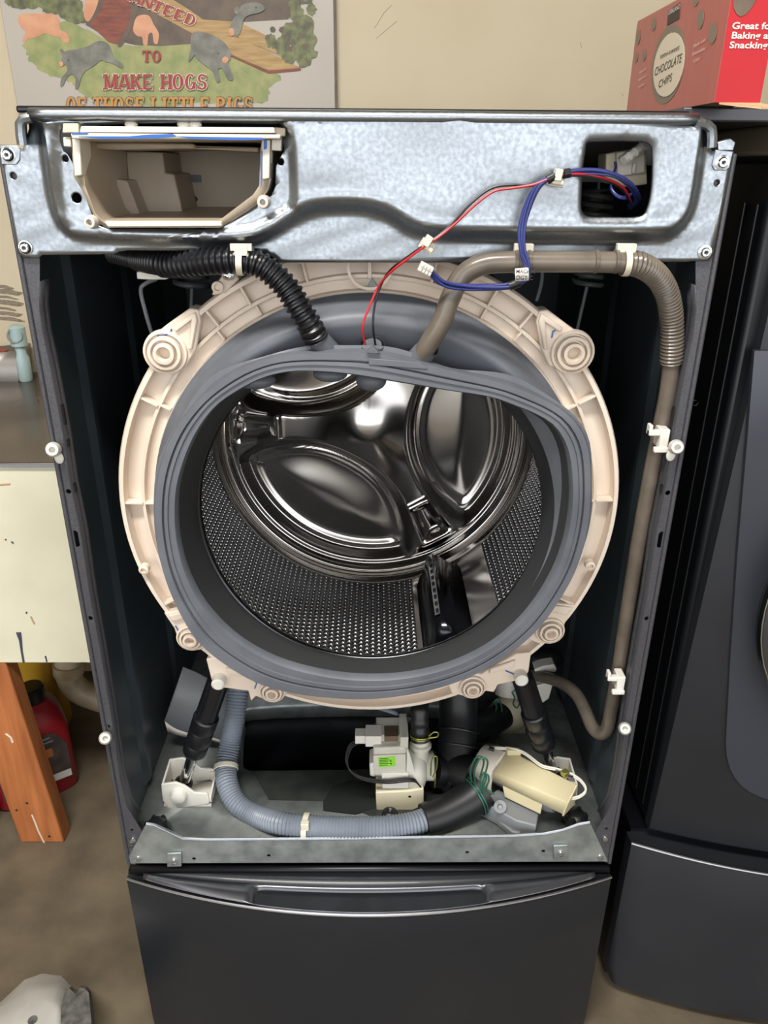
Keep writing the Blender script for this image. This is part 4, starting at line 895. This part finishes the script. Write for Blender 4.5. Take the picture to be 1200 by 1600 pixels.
# grey slab and the chocolate chip box on top
zs0 = zdt+.031; kx, ky = at(1117, 160, -.005), None
zbx = kx.z; XB, YBX = kx.x, -.005
sl = MB().bb((XB-.008, YD-.012, zs0), (XB+.36, YD+.42, zbx)); sl = sl.build('grey_tray', 'grey_slab', None, bevel=.002); tag(sl, 'flat dark grey tray between the red carton and the second machine lid', 'tray')
bx = thing('chocolate_chip_carton', 'red cardboard carton with white lettering standing on a grey tray', 'box', (XB+.15, .1, zbx))
pbk = atx(996, 38, XB); YBK = max(.25, min(.6, pbk.y)); HB = pbk.z-zbx
XR = at(1187, 163, YBX).x
T_ = .003
for nm, lo, hi, m in (('front_face', (XB, YBX, zbx), (XR, YBX+T_, zbx+HB), 'card_red'), ('side_face', (XB-.0005, YBX+.0005, zbx), (XB+T_, YBK, zbx+HB), 'card_side_glare'), ('side_face', (XR-T_, YBX+T_, zbx), (XR, YBK, zbx+HB), 'card_side_glare'),
                      ('rear_face', (XB+T_, YBK-T_, zbx), (XR-T_, YBK, zbx+HB), 'card_red'), ('bottom_flap', (XB+.002, YBX+.002, zbx+.0005), (XR-.002, YBK-.002, zbx+.004), 'card_kraft'), ('top_flap', (XB, YBX, zbx+HB), (XR, YBK, zbx+HB+.003), 'card_side_glare')):
    o = MB().bb(lo, hi).build(nm, m, bx, smooth=False)
    if nm == 'front_face': ff = o
    if nm == 'side_face' and hi[0] < XB+.01: sf = o
MB().prism([Vector((XB+.004, YBX, zbx)), Vector((XB+.06, YBX-.008, zbx-.004)), Vector((XR, YBX-.007, zbx-.004)), Vector((XR, YBX, zbx))], (0, 0, -.0015)).build('loose_flap', 'card_kraft', bx, smooth=False)
def front_text(s, px, py, size, mname, parent, bold=.00018):
    V, Fc = text_mesh(s, size, bold); o = at(px, py, YBX-.0006); b = MB(); b.add([(o.x+p[0], o.y, o.z+p[1]*.72) for p in V], Fc); b.build('lettering', mname, parent, smooth=False)
front_text('Great for', 1143, 45, .0098, 'print_white', ff); front_text('Baking and', 1142, 60, .0098, 'print_white', ff); front_text('Snacking', 1139, 75, .0098, 'print_white', ff)
chip = [at(x, y, YBX-.0006) for x, y in ((1146,0),(1146,12),(1151,22),(1157,26),(1166,22),(1176,10),(1184,-6),(1184,-30),(1146,-30))]
MB().prism(chip, (0, .0003, 0)).build('chip_print', 'shade_print', ff, smooth=False)
def side_pt(px, py, off=.0012): p = atx(px, py, XB-off); return p
def side_poly(pp, m, off, name): MB().prism([side_pt(x, y, off) for x, y in pp], (.0003, 0, 0)).build(name, m, sf, smooth=False)
el = lambda cx, cy, a, b_, t, n=28: [(cx+a*math.cos(2*PI*k/n)*math.cos(t)-b_*math.sin(2*PI*k/n)*math.sin(t), cy+a*math.cos(2*PI*k/n)*math.sin(t)+b_*math.sin(2*PI*k/n)*math.cos(t)) for k in range(n)]
side_poly(el(1044, 100, 25, 63, .16), 'print_grey', .0009, 'oval_shadow')
side_poly(el(1045, 101, 23, 51, .18), 'print_cream', .0014, 'oval_print')
for x, y, a, b_ in ((1021,38,3,11),(997,58,3,12),(1006,86,2.6,10),(994,90,2.2,8),(1094,30,5,16),(1113,52,6,17),(1086,2,4,8)): side_poly(el(x, y, a, b_, .12, 14), 'print_grey', .0011, 'chip_print')
side_poly([(1044,17),(1062,4),(1061,29),(1042,40)], 'print_dark', .0011, 'brand_plate')
def side_text(s, p0, p1, top, m, bold=.0003):     # lettering on the receding face, left end p0, right end p1 (pixels), cap height in pixels at the left
    V, Fc = text_mesh(s, 1.0, 0); w = V[:, 0].max()
    a = side_pt(*p0, .0018); b_ = side_pt(*p1, .0018); h = side_pt(p0[0], p0[1]-top, .0018).z-a.z
    b = MB(); vs = []
    for p in V:
        q = a.lerp(b_, p[0]/w); vs.append((q.x, q.y, q.z+p[1]/.72*h))
    b.add(vs, Fc); b.build('lettering', m, sf, smooth=False)
side_text('semi-sweet', (1031,92), (1061,77), 8, 'print_dark'); side_text('CHOCOLATE', (1022,119), (1064,97), 13, 'print_dark'); side_text('CHIPS', (1028,138), (1049,126), 12, 'print_dark')
side_text('KIRKLAND', (1044,24), (1062,13), 7, 'print_white'); side_text('Made with', (1083,75), (1102,64), 5, 'print_cream'); side_text('Sustainable', (1081,87), (1101,78), 5, 'print_cream'); side_text('Cocoa', (1083,98), (1093,93), 5, 'print_cream')
side_text('source of', (999,115), (1009,109), 4, 'print_cream'); side_text('delicious', (997,127), (1009,120), 4, 'print_cream'); side_text('cocoa', (997,138), (1007,132), 4, 'print_cream')

# ------------------------------------------------------------------ tin sign on the back wall
YS = WALL_Y-.012
sg = thing('tin_sign', 'pale tin sign with painted pigs and red lettering on the back wall', 'sign', at(265, 170, YS))
x0, x1 = at(27, 168, YS).x, at(524, 168, YS).x; z0 = at(265, 174, YS).z
sheet = MB().bb((x0, YS, z0), (x1, YS+.003, z0+(x1-x0)*.78)).build('sign_sheet', 'tin_sheet', sg, bevel=.0012)
MB().bb((x0-.003, YS-.001, z0), (x1+.004, YS+.012, z0+.004)).build('sign_edge', 'tin_sheet', sg)
MB().bb((x1, YS-.001, z0), (x1+.004, YS+.012, z0+(x1-x0)*.78)).build('sign_edge', 'shade_print', sg)  # right edge coloured dark for the sign's small cast shadow
for x, y in ((34,171),): MB().lathe([(.0035, 0), (.0, .0)], at(x, y, YS-.0005), n=14).build('nail_hole', 'ink_black', sheet)
LAY = [0]
def art(m, *polys, name='artwork', parent=None):
    LAY[0] += 1; b = MB()
    for kk, pp in enumerate(polys):
        V2, T2 = tri2d(pp, []); b.add([at(x, y, YS-.0004-.00014*LAY[0]-.0000012*kk) for x, y in V2], [tuple(t) for t in T2])
    return b.build(name, m, parent or sheet, smooth=False)
sm = lambda pp, k=4: [tuple(p) for p in smoothpoly(pp, k)]
def jag(pp, a=3.0, k=5):
    return [(x+random.uniform(-a, a), y+random.uniform(-a, a)) for x, y in sm(pp, k)]
art('grass_print', jag([(38,62),(70,42),(110,36),(160,58),(200,70),(250,70),(330,70),(400,96),(440,120),(424,136),(418,150),(405,163),(330,160),(250,168),(190,160),(150,156),(128,146),(110,128),(78,118),(50,98),(40,80)]), name='grass_print')
art('leaf_print', jag([(60,0),(74,-8),(118,-8),(130,10),(134,34),(112,36),(92,24),(72,20)], 3), jag([(8,4),(16,-8),(60,-8),(66,8),(44,14),(20,10)], 2), name='bush_print')
art('shade_print', [(150,-20),(480,-20),(470,8),(450,30),(380,34),(330,66),(250,72),(210,70),(170,60),(136,40)], name='shadow_print')
art('pink_print', sm([(28,30),(34,22),(60,21),(84,22),(92,30),(94,46),(104,52),(108,64),(100,66),(94,58),(84,56),(70,52),(58,58),(46,60),(36,66),(36,58),(40,50),(32,42)]), name='pig_print')
art('pink_print', sm([(214,26),(232,24),(240,38),(248,52),(246,68),(240,66),(238,52),(232,54),(230,70),(224,70),(222,58),(214,56),(208,46)]), name='pig_print')
art('barrel_print', [(133,2),(160,-20),(216,-20),(214,20),(206,46),(186,70),(170,66),(140,38)], name='barrel_print')
art('shade_print', sm([(150,-20),(166,-20),(158,12),(142,36),(134,34)]), sm([(206,-10),(216,-8),(212,26),(192,70),(184,68),(202,34)]), name='barrel_hoop')
art('pink_print', sm([(131,18),(134,0),(142,-20),(156,-20),(152,8),(140,32),(133,30)]), name='barrel_end')
art('plank_print', [(196,-20),(240,-20),(300,18),(352,56),(378,60),(470,106),(470,110),(420,115),(300,52),(208,2)], [(308,30),(372,34),(430,62),(440,88),(372,58),(352,56)], name='plank_print')
art('barrel_print', [(420,110),(470,106),(470,110),(420,115)], [(362,86),(420,110),(420,115),(360,88)], name='plank_edge')
art('leaf_print', *[jag(el(x, y, r, r*1.2, 0, 9), 2.2, 2) for x, y, r in ((455,52,16),(478,40,14),(440,70,12),(470,76,16),(484,62,11),(452,86,12),(474,92,12),(488,84,7),(465,24,11),(486,14,8),(424,64,9),(460,8,9),(478,-4,9))], name='bush_print')
art('shade_print', *[jag(el(x, y, 4, 4.4, 0, 7), 1, 2) for x, y in ((447,58),(458,66),(474,56),(440,46),(426,46),(464,38),(476,72),(482,40),(452,76),(418,58))], name='leaf_shadow')
def pig(pp, ear, snout, eye):
    art('pig_grey', sm(pp, 3), name='pig_print'); art('pig_grey', sm(ear, 3), name='pig_ear'); art('pink_print', sm(snout, 3), name='pig_snout'); art('ink_black', el(*eye, 1.2, 1, 0, 8), name='pig_eye')
pig([(98,86),(102,80),(112,78),(124,76),(138,72),(148,66),(160,64),(170,70),(174,80),(178,90),(186,96),(192,104),(188,106),(178,100),(164,96),(158,94),(148,102),(132,112),(126,124),(122,138),(117,138),(118,124),(112,116),(104,122),(98,134),(94,134),(96,122),(104,112),(104,102),(96,100)], [(94,76),(100,80),(100,88),(96,86)], [(92,98),(97,96),(99,102),(94,104)], (107,94))
pig([(298,58),(304,50),(316,50),(330,54),(342,60),(352,68),(360,80),(360,92),(356,98),(360,110),(364,124),(356,124),(350,112),(346,106),(340,110),(344,126),(338,128),(334,114),(326,106),(318,100),(308,92),(304,86),(298,94),(294,96),(296,86),(298,76)], [(326,78),(334,72),(340,74),(332,82)], [(347,92),(352,88),(357,92),(354,98),(348,97)], (341,84))
pig([(358,48),(362,34),(370,22),(378,8),(392,4),(408,6),(414,14),(404,20),(388,24),(380,32),(377,46),(372,56),(366,54),(364,47),(360,54)], [(366,14),(372,10),(374,18),(368,22)], [(358,46),(364,44),(366,54),(360,56)], (400,12))
GL = {'A': ([((.1,0),(.42,1),.15), ((.58,1),(.9,0),.24), ((.25,.32),(.75,.32),.13)], [(.1,0),(.86,0)]), 'E': ([((.2,0),(.2,1),.24), ((.1,.94),(.8,.94),.13), ((.2,.5),(.62,.5),.13), ((.1,.06),(.82,.06),.13), ((.78,.75),(.78,1),.1), ((.8,0),(.8,.28),.1)], []),
      'F': ([((.2,0),(.2,1),.24), ((.1,.94),(.8,.94),.13), ((.2,.5),(.62,.5),.13), ((.78,.7),(.78,1),.1)], [(.2,0)]), 'H': ([((.2,0),(.2,1),.24), ((.8,0),(.8,1),.24), ((.2,.5),(.8,.5),.14)], [(.2,0),(.2,1),(.8,0),(.8,1)]),
      'I': ([((.3,0),(.3,1),.26)], [(.3,0),(.3,1)]), 'K': ([((.2,0),(.2,1),.24), ((.3,.42),(.76,1),.16), ((.44,.6),(.8,0),.22)], [(.2,0),(.2,1),(.78,1),(.82,0)]), 'L': ([((.2,0),(.2,1),.24), ((.1,.06),(.8,.06),.13), ((.78,0),(.78,.32),.1)], [(.2,1)]),
      'M': ([((.14,0),(.14,1),.15), ((.95,0),(.95,1),.24), ((.16,1),(.52,.1),.22), ((.56,.1),(.92,1),.13)], [(.14,0),(.14,1),(.95,0),(.95,1)]), 'N': ([((.14,0),(.14,1),.14), ((.86,0),(.86,1),.14), ((.16,1),(.84,0),.24)], [(.14,0),(.14,1),(.86,1)]),
      'T': ([((.45,0),(.45,1),.24), ((.02,.94),(.88,.94),.13), ((.06,.66),(.06,1),.1), ((.84,.66),(.84,1),.1)], [(.45,0)]), 'P': ([((.2,0),(.2,1),.24), 'bowl'], [(.2,0)]), 'D': ([((.2,0),(.2,1),.24), 'Dbowl'], []), 'O': (['O'], []), 'G': (['G', ((.76,.05),(.76,.46),.2), ((.52,.44),(.92,.44),.11)], []), 'S': (['S'], [])}
ADV = {'I': .66, 'M': 1.15, 'O': 1.0, ' ': .5}
def letters(s, p0, p1, h, m, outline=None, parent=None):   # serif capitals between two baseline pixels, cap height h pixels
    quads = []; cur = 0
    def stroke(a, b_, w, c0):
        a, b_ = np.array(a), np.array(b_); d = b_-a; d = d/np.linalg.norm(d); nrm = np.array([-d[1], d[0]])*w/2
        quads.append([(q[0]+c0, q[1]) for q in (a-nrm, b_-nrm, b_+nrm, a+nrm)])
    def arc(cx, cy, rx, ry, a0, a1, w0, w1, c0):
        n = 14; prev = None
        for k in range(n+1):
            a = math.radians(a0+(a1-a0)*k/n); o = (cx+rx*math.cos(a)+c0, cy+ry*math.sin(a)); w = w1+(w0-w1)*abs(math.cos(a)); i = (cx+(rx-w)*math.cos(a)+c0, cy+(ry-.7*w)*math.sin(a))
            if prev: quads.append([prev[0], o, i, prev[1]])
            prev = (o, i)
    for ch in s:
        if ch != ' ':
            st, se = GL[ch]
            for q in st:
                if q == 'O': arc(.46, .5, .44, .53, 0, 360, .25, .14, cur)
                elif q == 'G': arc(.46, .5, .44, .53, 50, 330, .25, .14, cur)
                elif q == 'S':
                    arc(.43, .73, .34, .29, 30, 270, .2, .16, cur); arc(.43, .27, .38, .29, -150, 90, .22, .16, cur); stroke((.74,.7),(.74,.95),.1,cur); stroke((.1,.05),(.1,.32),.1,cur)
                elif q == 'bowl': arc(.42, .73, .44, .29, -90, 90, .24, .14, cur); stroke((.2,.94),(.44,.94),.13,cur); stroke((.2,.5),(.44,.5),.13,cur)
                elif q == 'Dbowl': arc(.4, .5, .48, .52, -90, 90, .25, .14, cur); stroke((.06,.94),(.44,.94),.13,cur); stroke((.06,.06),(.44,.06),.13,cur)
                else: stroke(*q, cur)
            for x, y in se: stroke((x-.2, .06 if y == 0 else .94), (x+.2, .06 if y == 0 else .94), .12, cur)
        cur += ADV.get(ch, .96)
    p0, p1 = np.array(p0, float), np.array(p1, float); e = (p1-p0)/cur; up = np.array([e[1], -e[0]]); up = up/np.linalg.norm(up)*h
    P = [[tuple(p0+e*x+up*y) for x, y in q] for q in quads]
    if outline:
        c = lambda q: [tuple(np.array(p)+(np.array(p)-np.mean(q, 0))/np.linalg.norm(np.array(p)-np.mean(q, 0))*1.3) for p in q]
        art(outline, *[c(q) for q in P], name='lettering_outline', parent=parent)
    art(m, *P, name='lettering', parent=parent)
letters('ANTEED', (201,1), (303,42), 17, 'red_print', 'print_cream')
letters('TO', (222,97), (253,97), 18, 'red_print')
letters('MAKE HOGS', (162,140), (326,140), 24, 'red_print', 'print_cream')
letters('OF THOSE LITTLE PIGS', (103,177), (397,177), 25, 'gold_print', 'shade_print')

# ------------------------------------------------------------------ workbench and what stands on and under it
YL = .366
wbn = thing('workbench', 'cream painted workbench with a stained top and wooden leg, left of the machines', 'workbench', (-1.0, YL+.2, 0))
zbt = at(50, 722, YL).z; zab = at(60, 1036, YL).z
MB().bb((-1.75, YL-.004, zbt-.008), (-.37, WALL_Y-.002, zbt)).build('worktop', 'bench_top', wbn, bevel=.003)
MB().bb((-1.75, YL-.006, zbt-.007), (-.37, YL-.003, zbt-.002)).build('edge_strip', 'grey_plastic', wbn)
ap = MB().bb((-1.75, YL, zab), (-.37, YL+.02, zbt-.008)).build('apron', 'bench_paint', wbn, bevel=.002)
for pp in ([(29,988,4),(32,1000,2.5),(34,1018,1.8),(37,1035,1.8)], [(71,1025,1.4),(73,1034,1.2)]):
    b = MB(); pts = [at(x, y, YL-.0005) for x, y, _ in pp]; b.tube(pts, [r*.0011 for *_, r in pp], 8); b.build('paint_drip', 'bench_drip', ap)
for pp in ([(48,963),(54,975)], [(0,757),(16,756)], [(42,956),(41,958)], [(8,843),(10,843)], [(18,846),(21,849)]):
    MB().tube([at(x, y, YL-.0002) for x, y in pp], .0016, 6).build('scuff', 'card_kraft' if pp[0][1] in (963, 757) else 'bench_drip', ap)
La, Lb = atz(27, 1326, 0), atz(98, 1322, 0)
MB().prism([(La.x, YL+.002, 0), (La.x+.089, YL+.002, 0), (La.x+.028, YL+.002, zbt-.02), (La.x-.061, YL+.002, zbt-.02)], (0, .038, 0)).build('front_leg', 'wood', wbn, bevel=.003)
leg = bpy.data.objects['front_leg']
MB().bb((-1.7, YL+.002, 0), (-1.611, YL+.040, zbt-.02)).build('front_leg', 'wood', wbn, bevel=.003)
for pp, r in (([(9,1146),(17,1152),(20,1160)], .0022), ([(50,1273),(54,1282),(60,1298),(70,1318),(72,1328)], .0018)):
    MB().tube([at(x, y, YL+.0022) for x, y in pp], r, 8).build('paint_drip', 'paint_white', leg)
for x, y in ((42,1255),(26,1266),(77,1307)): MB().lathe([(.003, 0), (.0, .0)], at(x, y, YL+.0015), n=12).build('nail_hole', 'ink_black', leg)
def jug(name, c, rot, sx, sy, h, m, label, capm, cap_off):
    t = thing(name, label, 'jug', c); R = Matrix.Rotation(rot, 3, 'Z'); rings = []
    for k, z in ((.90, 0), (1, .012), (1, h*.62), (.93, h*.72), (.72, h*.82), (.36, h*.88), (.30, h*.90)):
        ring = []
        for i in range(36):
            a = 2*PI*i/36; ca, sa = math.cos(a), math.sin(a); p = Vector((math.copysign(abs(ca)**.45, ca)*sx*k+cap_off*(1-k), math.copysign(abs(sa)**.45, sa)*sy*k, z)); ring.append(Vector(c)+R @ p)
        rings.append(ring)
    MB().loft(rings, True, True, True).build('jug_body', m, t, sharp=60)
    q = Vector(c)+R @ Vector((cap_off*.7, 0, h*.895))
    MB().lathe([(.026, 0), (.027, .004), (.026, .030), (.022, .034)], q, (0, 0, 1), 24, cap0=True, cap1=True).build('jug_cap', capm, t); return t, R
cj = atz(96, 1258, 0); cj = Vector((cj.x-.075, cj.y+.055, 0))
t, R = jug('red_jug', cj, .6, .085, .055, .252, 'red_jug', 'red plastic jug with a black cap behind the wooden bench leg', 'black_plastic', .045)
q = lambda x, z, o=.0562: cj+R @ Vector((x, -o, z))
L_ = MB().prism([q(-.070, .04), q(.070, .04), q(.070, .13), q(.05, .165), q(-.02, .175), q(-.070, .16)], R @ Vector((0, .001, 0))).build('jug_label', 'jug_label', t, smooth=False)
for a, b_, c_, d_, m in ((.03, .068, .042, .060, 'tag_white'), (-.03, .022, .042, .056, 'tag_white'), (.0, .045, .145, .149, 'grey_plastic'), (.0, .04, .155, .159, 'grey_plastic'), (.01, .04, .108, .130, 'wood')):
    MB().prism([q(a, c_, .0567), q(b_, c_, .0567), q(b_, d_, .0567), q(a, d_, .0567)], R @ Vector((0, .0003, 0))).build('label_print', m, L_, smooth=False)
yj = at(83, 1100, .66)
jug('yellow_jug', Vector((yj.x-.10, .70, 0)), .1, .10, .075, .46, 'yellow_jug', 'tall yellow plastic container behind the red jug', 'yellow_jug', 0)
pv = thing('waste_pipe', 'dirty cream plastic pipe elbow under the workbench, beside the left machine panel', 'pipe', at(110, 1040, .70))
MB().tube(spline([tuple(at(*p)) for p in ((106,960,.70),(106,1040,.70),(108,1058,.70),(118,1074,.70),(138,1086,.70),(175,1096,.70),(230,1098,.70))]), .030, 24).build('elbow', 'pvc', pv)
MB().tube([at(106,1035,.70), at(106.5,1050,.70)], .036, 24).build('collar', 'pvc', pv)
rc = atz(-10, 1318, 0)
t = thing('red_canister', 'dark red container at the frame edge behind the wooden bench leg', 'container', (rc.x-.075, rc.y+.05, 0))
MB().lathe([(.055, 0), (.06, .008), (.06, .14), (.045, .17), (.02, .18)], (rc.x-.075, rc.y+.05, 0), (0, 0, 1), 28, cap0=True, cap1=True).build('canister_body', 'red_jug', t)
MB().lathe([(.0605, .05), (.0605, .13)], (rc.x-.075, rc.y+.05, 0), (0, 0, 1), 28).build('canister_band', 'ink_black', t)
# on the bench
YT = .86
tr = thing('metal_tray', 'grey metal tray with red odds and ends at the back of the workbench', 'tray', (at(0, 580, YT).x, YT+.03, zbt))
tl, t2 = at(-45, 585, YT), at(31, 585, YT); th_ = at(10, 556, YT).z-zbt
b = MB(); q0 = [(tl.x, YT, zbt), (t2.x-.006, YT, zbt), (t2.x-.006, YT+.07, zbt), (tl.x, YT+.07, zbt)]; q1 = [(tl.x-.004, YT-.006, zbt+th_), (t2.x, YT-.004, zbt+th_*1.2), (t2.x, YT+.076, zbt+th_*1.2), (tl.x-.004, YT+.076, zbt+th_)]
b.loft([q0, q1], cap0=True); b.build('tray_pan', 'tray_metal', tr, solid=.002)
for x, y, m, sx, sz in ((2,551,'red_jug',.020,.012),(-8,553,'red_jug',.026,.016),(6,556,'white_plastic',.010,.020),(17,553,'red_jug',.012,.008),(25,554,'tray_metal',.012,.014)):
    c = at(x, y, YT+.02); MB().box((c.x, YT+.02, c.z), (sx, .03, sz), Matrix.Rotation(.2, 3, 'Y')).build('tool_piece', m, tr, bevel=.002)
c0 = at(38, 590, YT+.01); hj = at(38, 508, YT+.01).z-zbt
jar = thing('glass_jar', 'pale blue jar on the workbench beside the grey tray', 'jar', (c0.x, YT+.01, zbt))
b = MB(); b.lathe([(.013, 0), (.015, .004), (.015, hj*.42), (.011, hj*.5), (.011, hj*.62), (.017, hj*.64), (.017, hj*.96), (.010, hj)], (c0.x+.003, YT+.01, zbt), (0, 0, 1), 24, cap0=True, cap1=True); b.build('jar_body', 'pale_blue', jar)
b = MB(); b.tube(ring_at(at(23, 525, YT-.004), (.3, -1, .2), .014, 0), .0022, 8); b.build('wire_loop', 'grey_plastic', jar)

# ------------------------------------------------------------------ broken block on the floor
cw = thing('concrete_block', 'pale grey moulded block with a rough broken dark end on the floor', 'concrete block', atz(60, 1600, 0))
r0 = [atz(x, y, 0) for x, y in ((-60,1580),(0,1566),(38,1530),(66,1520),(96,1524),(118,1546),(130,1680),(-90,1700))]
r1 = [atz(x, y, .075) for x, y in ((-60,1596),(8,1572),(44,1542),(62,1536),(90,1538),(104,1550),(108,1680),(-90,1700))]
r2 = [atz(x, y, .105) for x, y in ((-60,1625),(14,1600),(46,1566),(62,1562),(86,1566),(94,1578),(92,1680),(-90,1700))]
b = MB(); b.loft([r0, r1, r2], True, True, True); b.build('block_body', 'pale_casting', cw, bevel=.006, sharp=50)
MB().lathe([(.007, .0004), (.0, .0006)], atz(51, 1594, .1052), (0, 0, 1), 16).build('block_hole', 'rough_concrete', cw)
b = MB(); n = 9; rings = []
for k, z in enumerate((0, .03, .06, .085, .10)):
    pp = [(97,1572),(104,1550),(112,1541),(117,1546),(122,1548),(127,1540),(136,1541),(141,1548),(146,1590),(147,1700),(96,1700)]
    rings.append([atz(x+random.uniform(-1.2, 1.2)-(3 if k == 4 else 0), y+random.uniform(-1.2, 1.2)+(4 if k == 4 else 0), z) for x, y in pp])
b.loft(rings, True, True, True); b.build('broken_end', 'rough_concrete', cw, smooth=False)
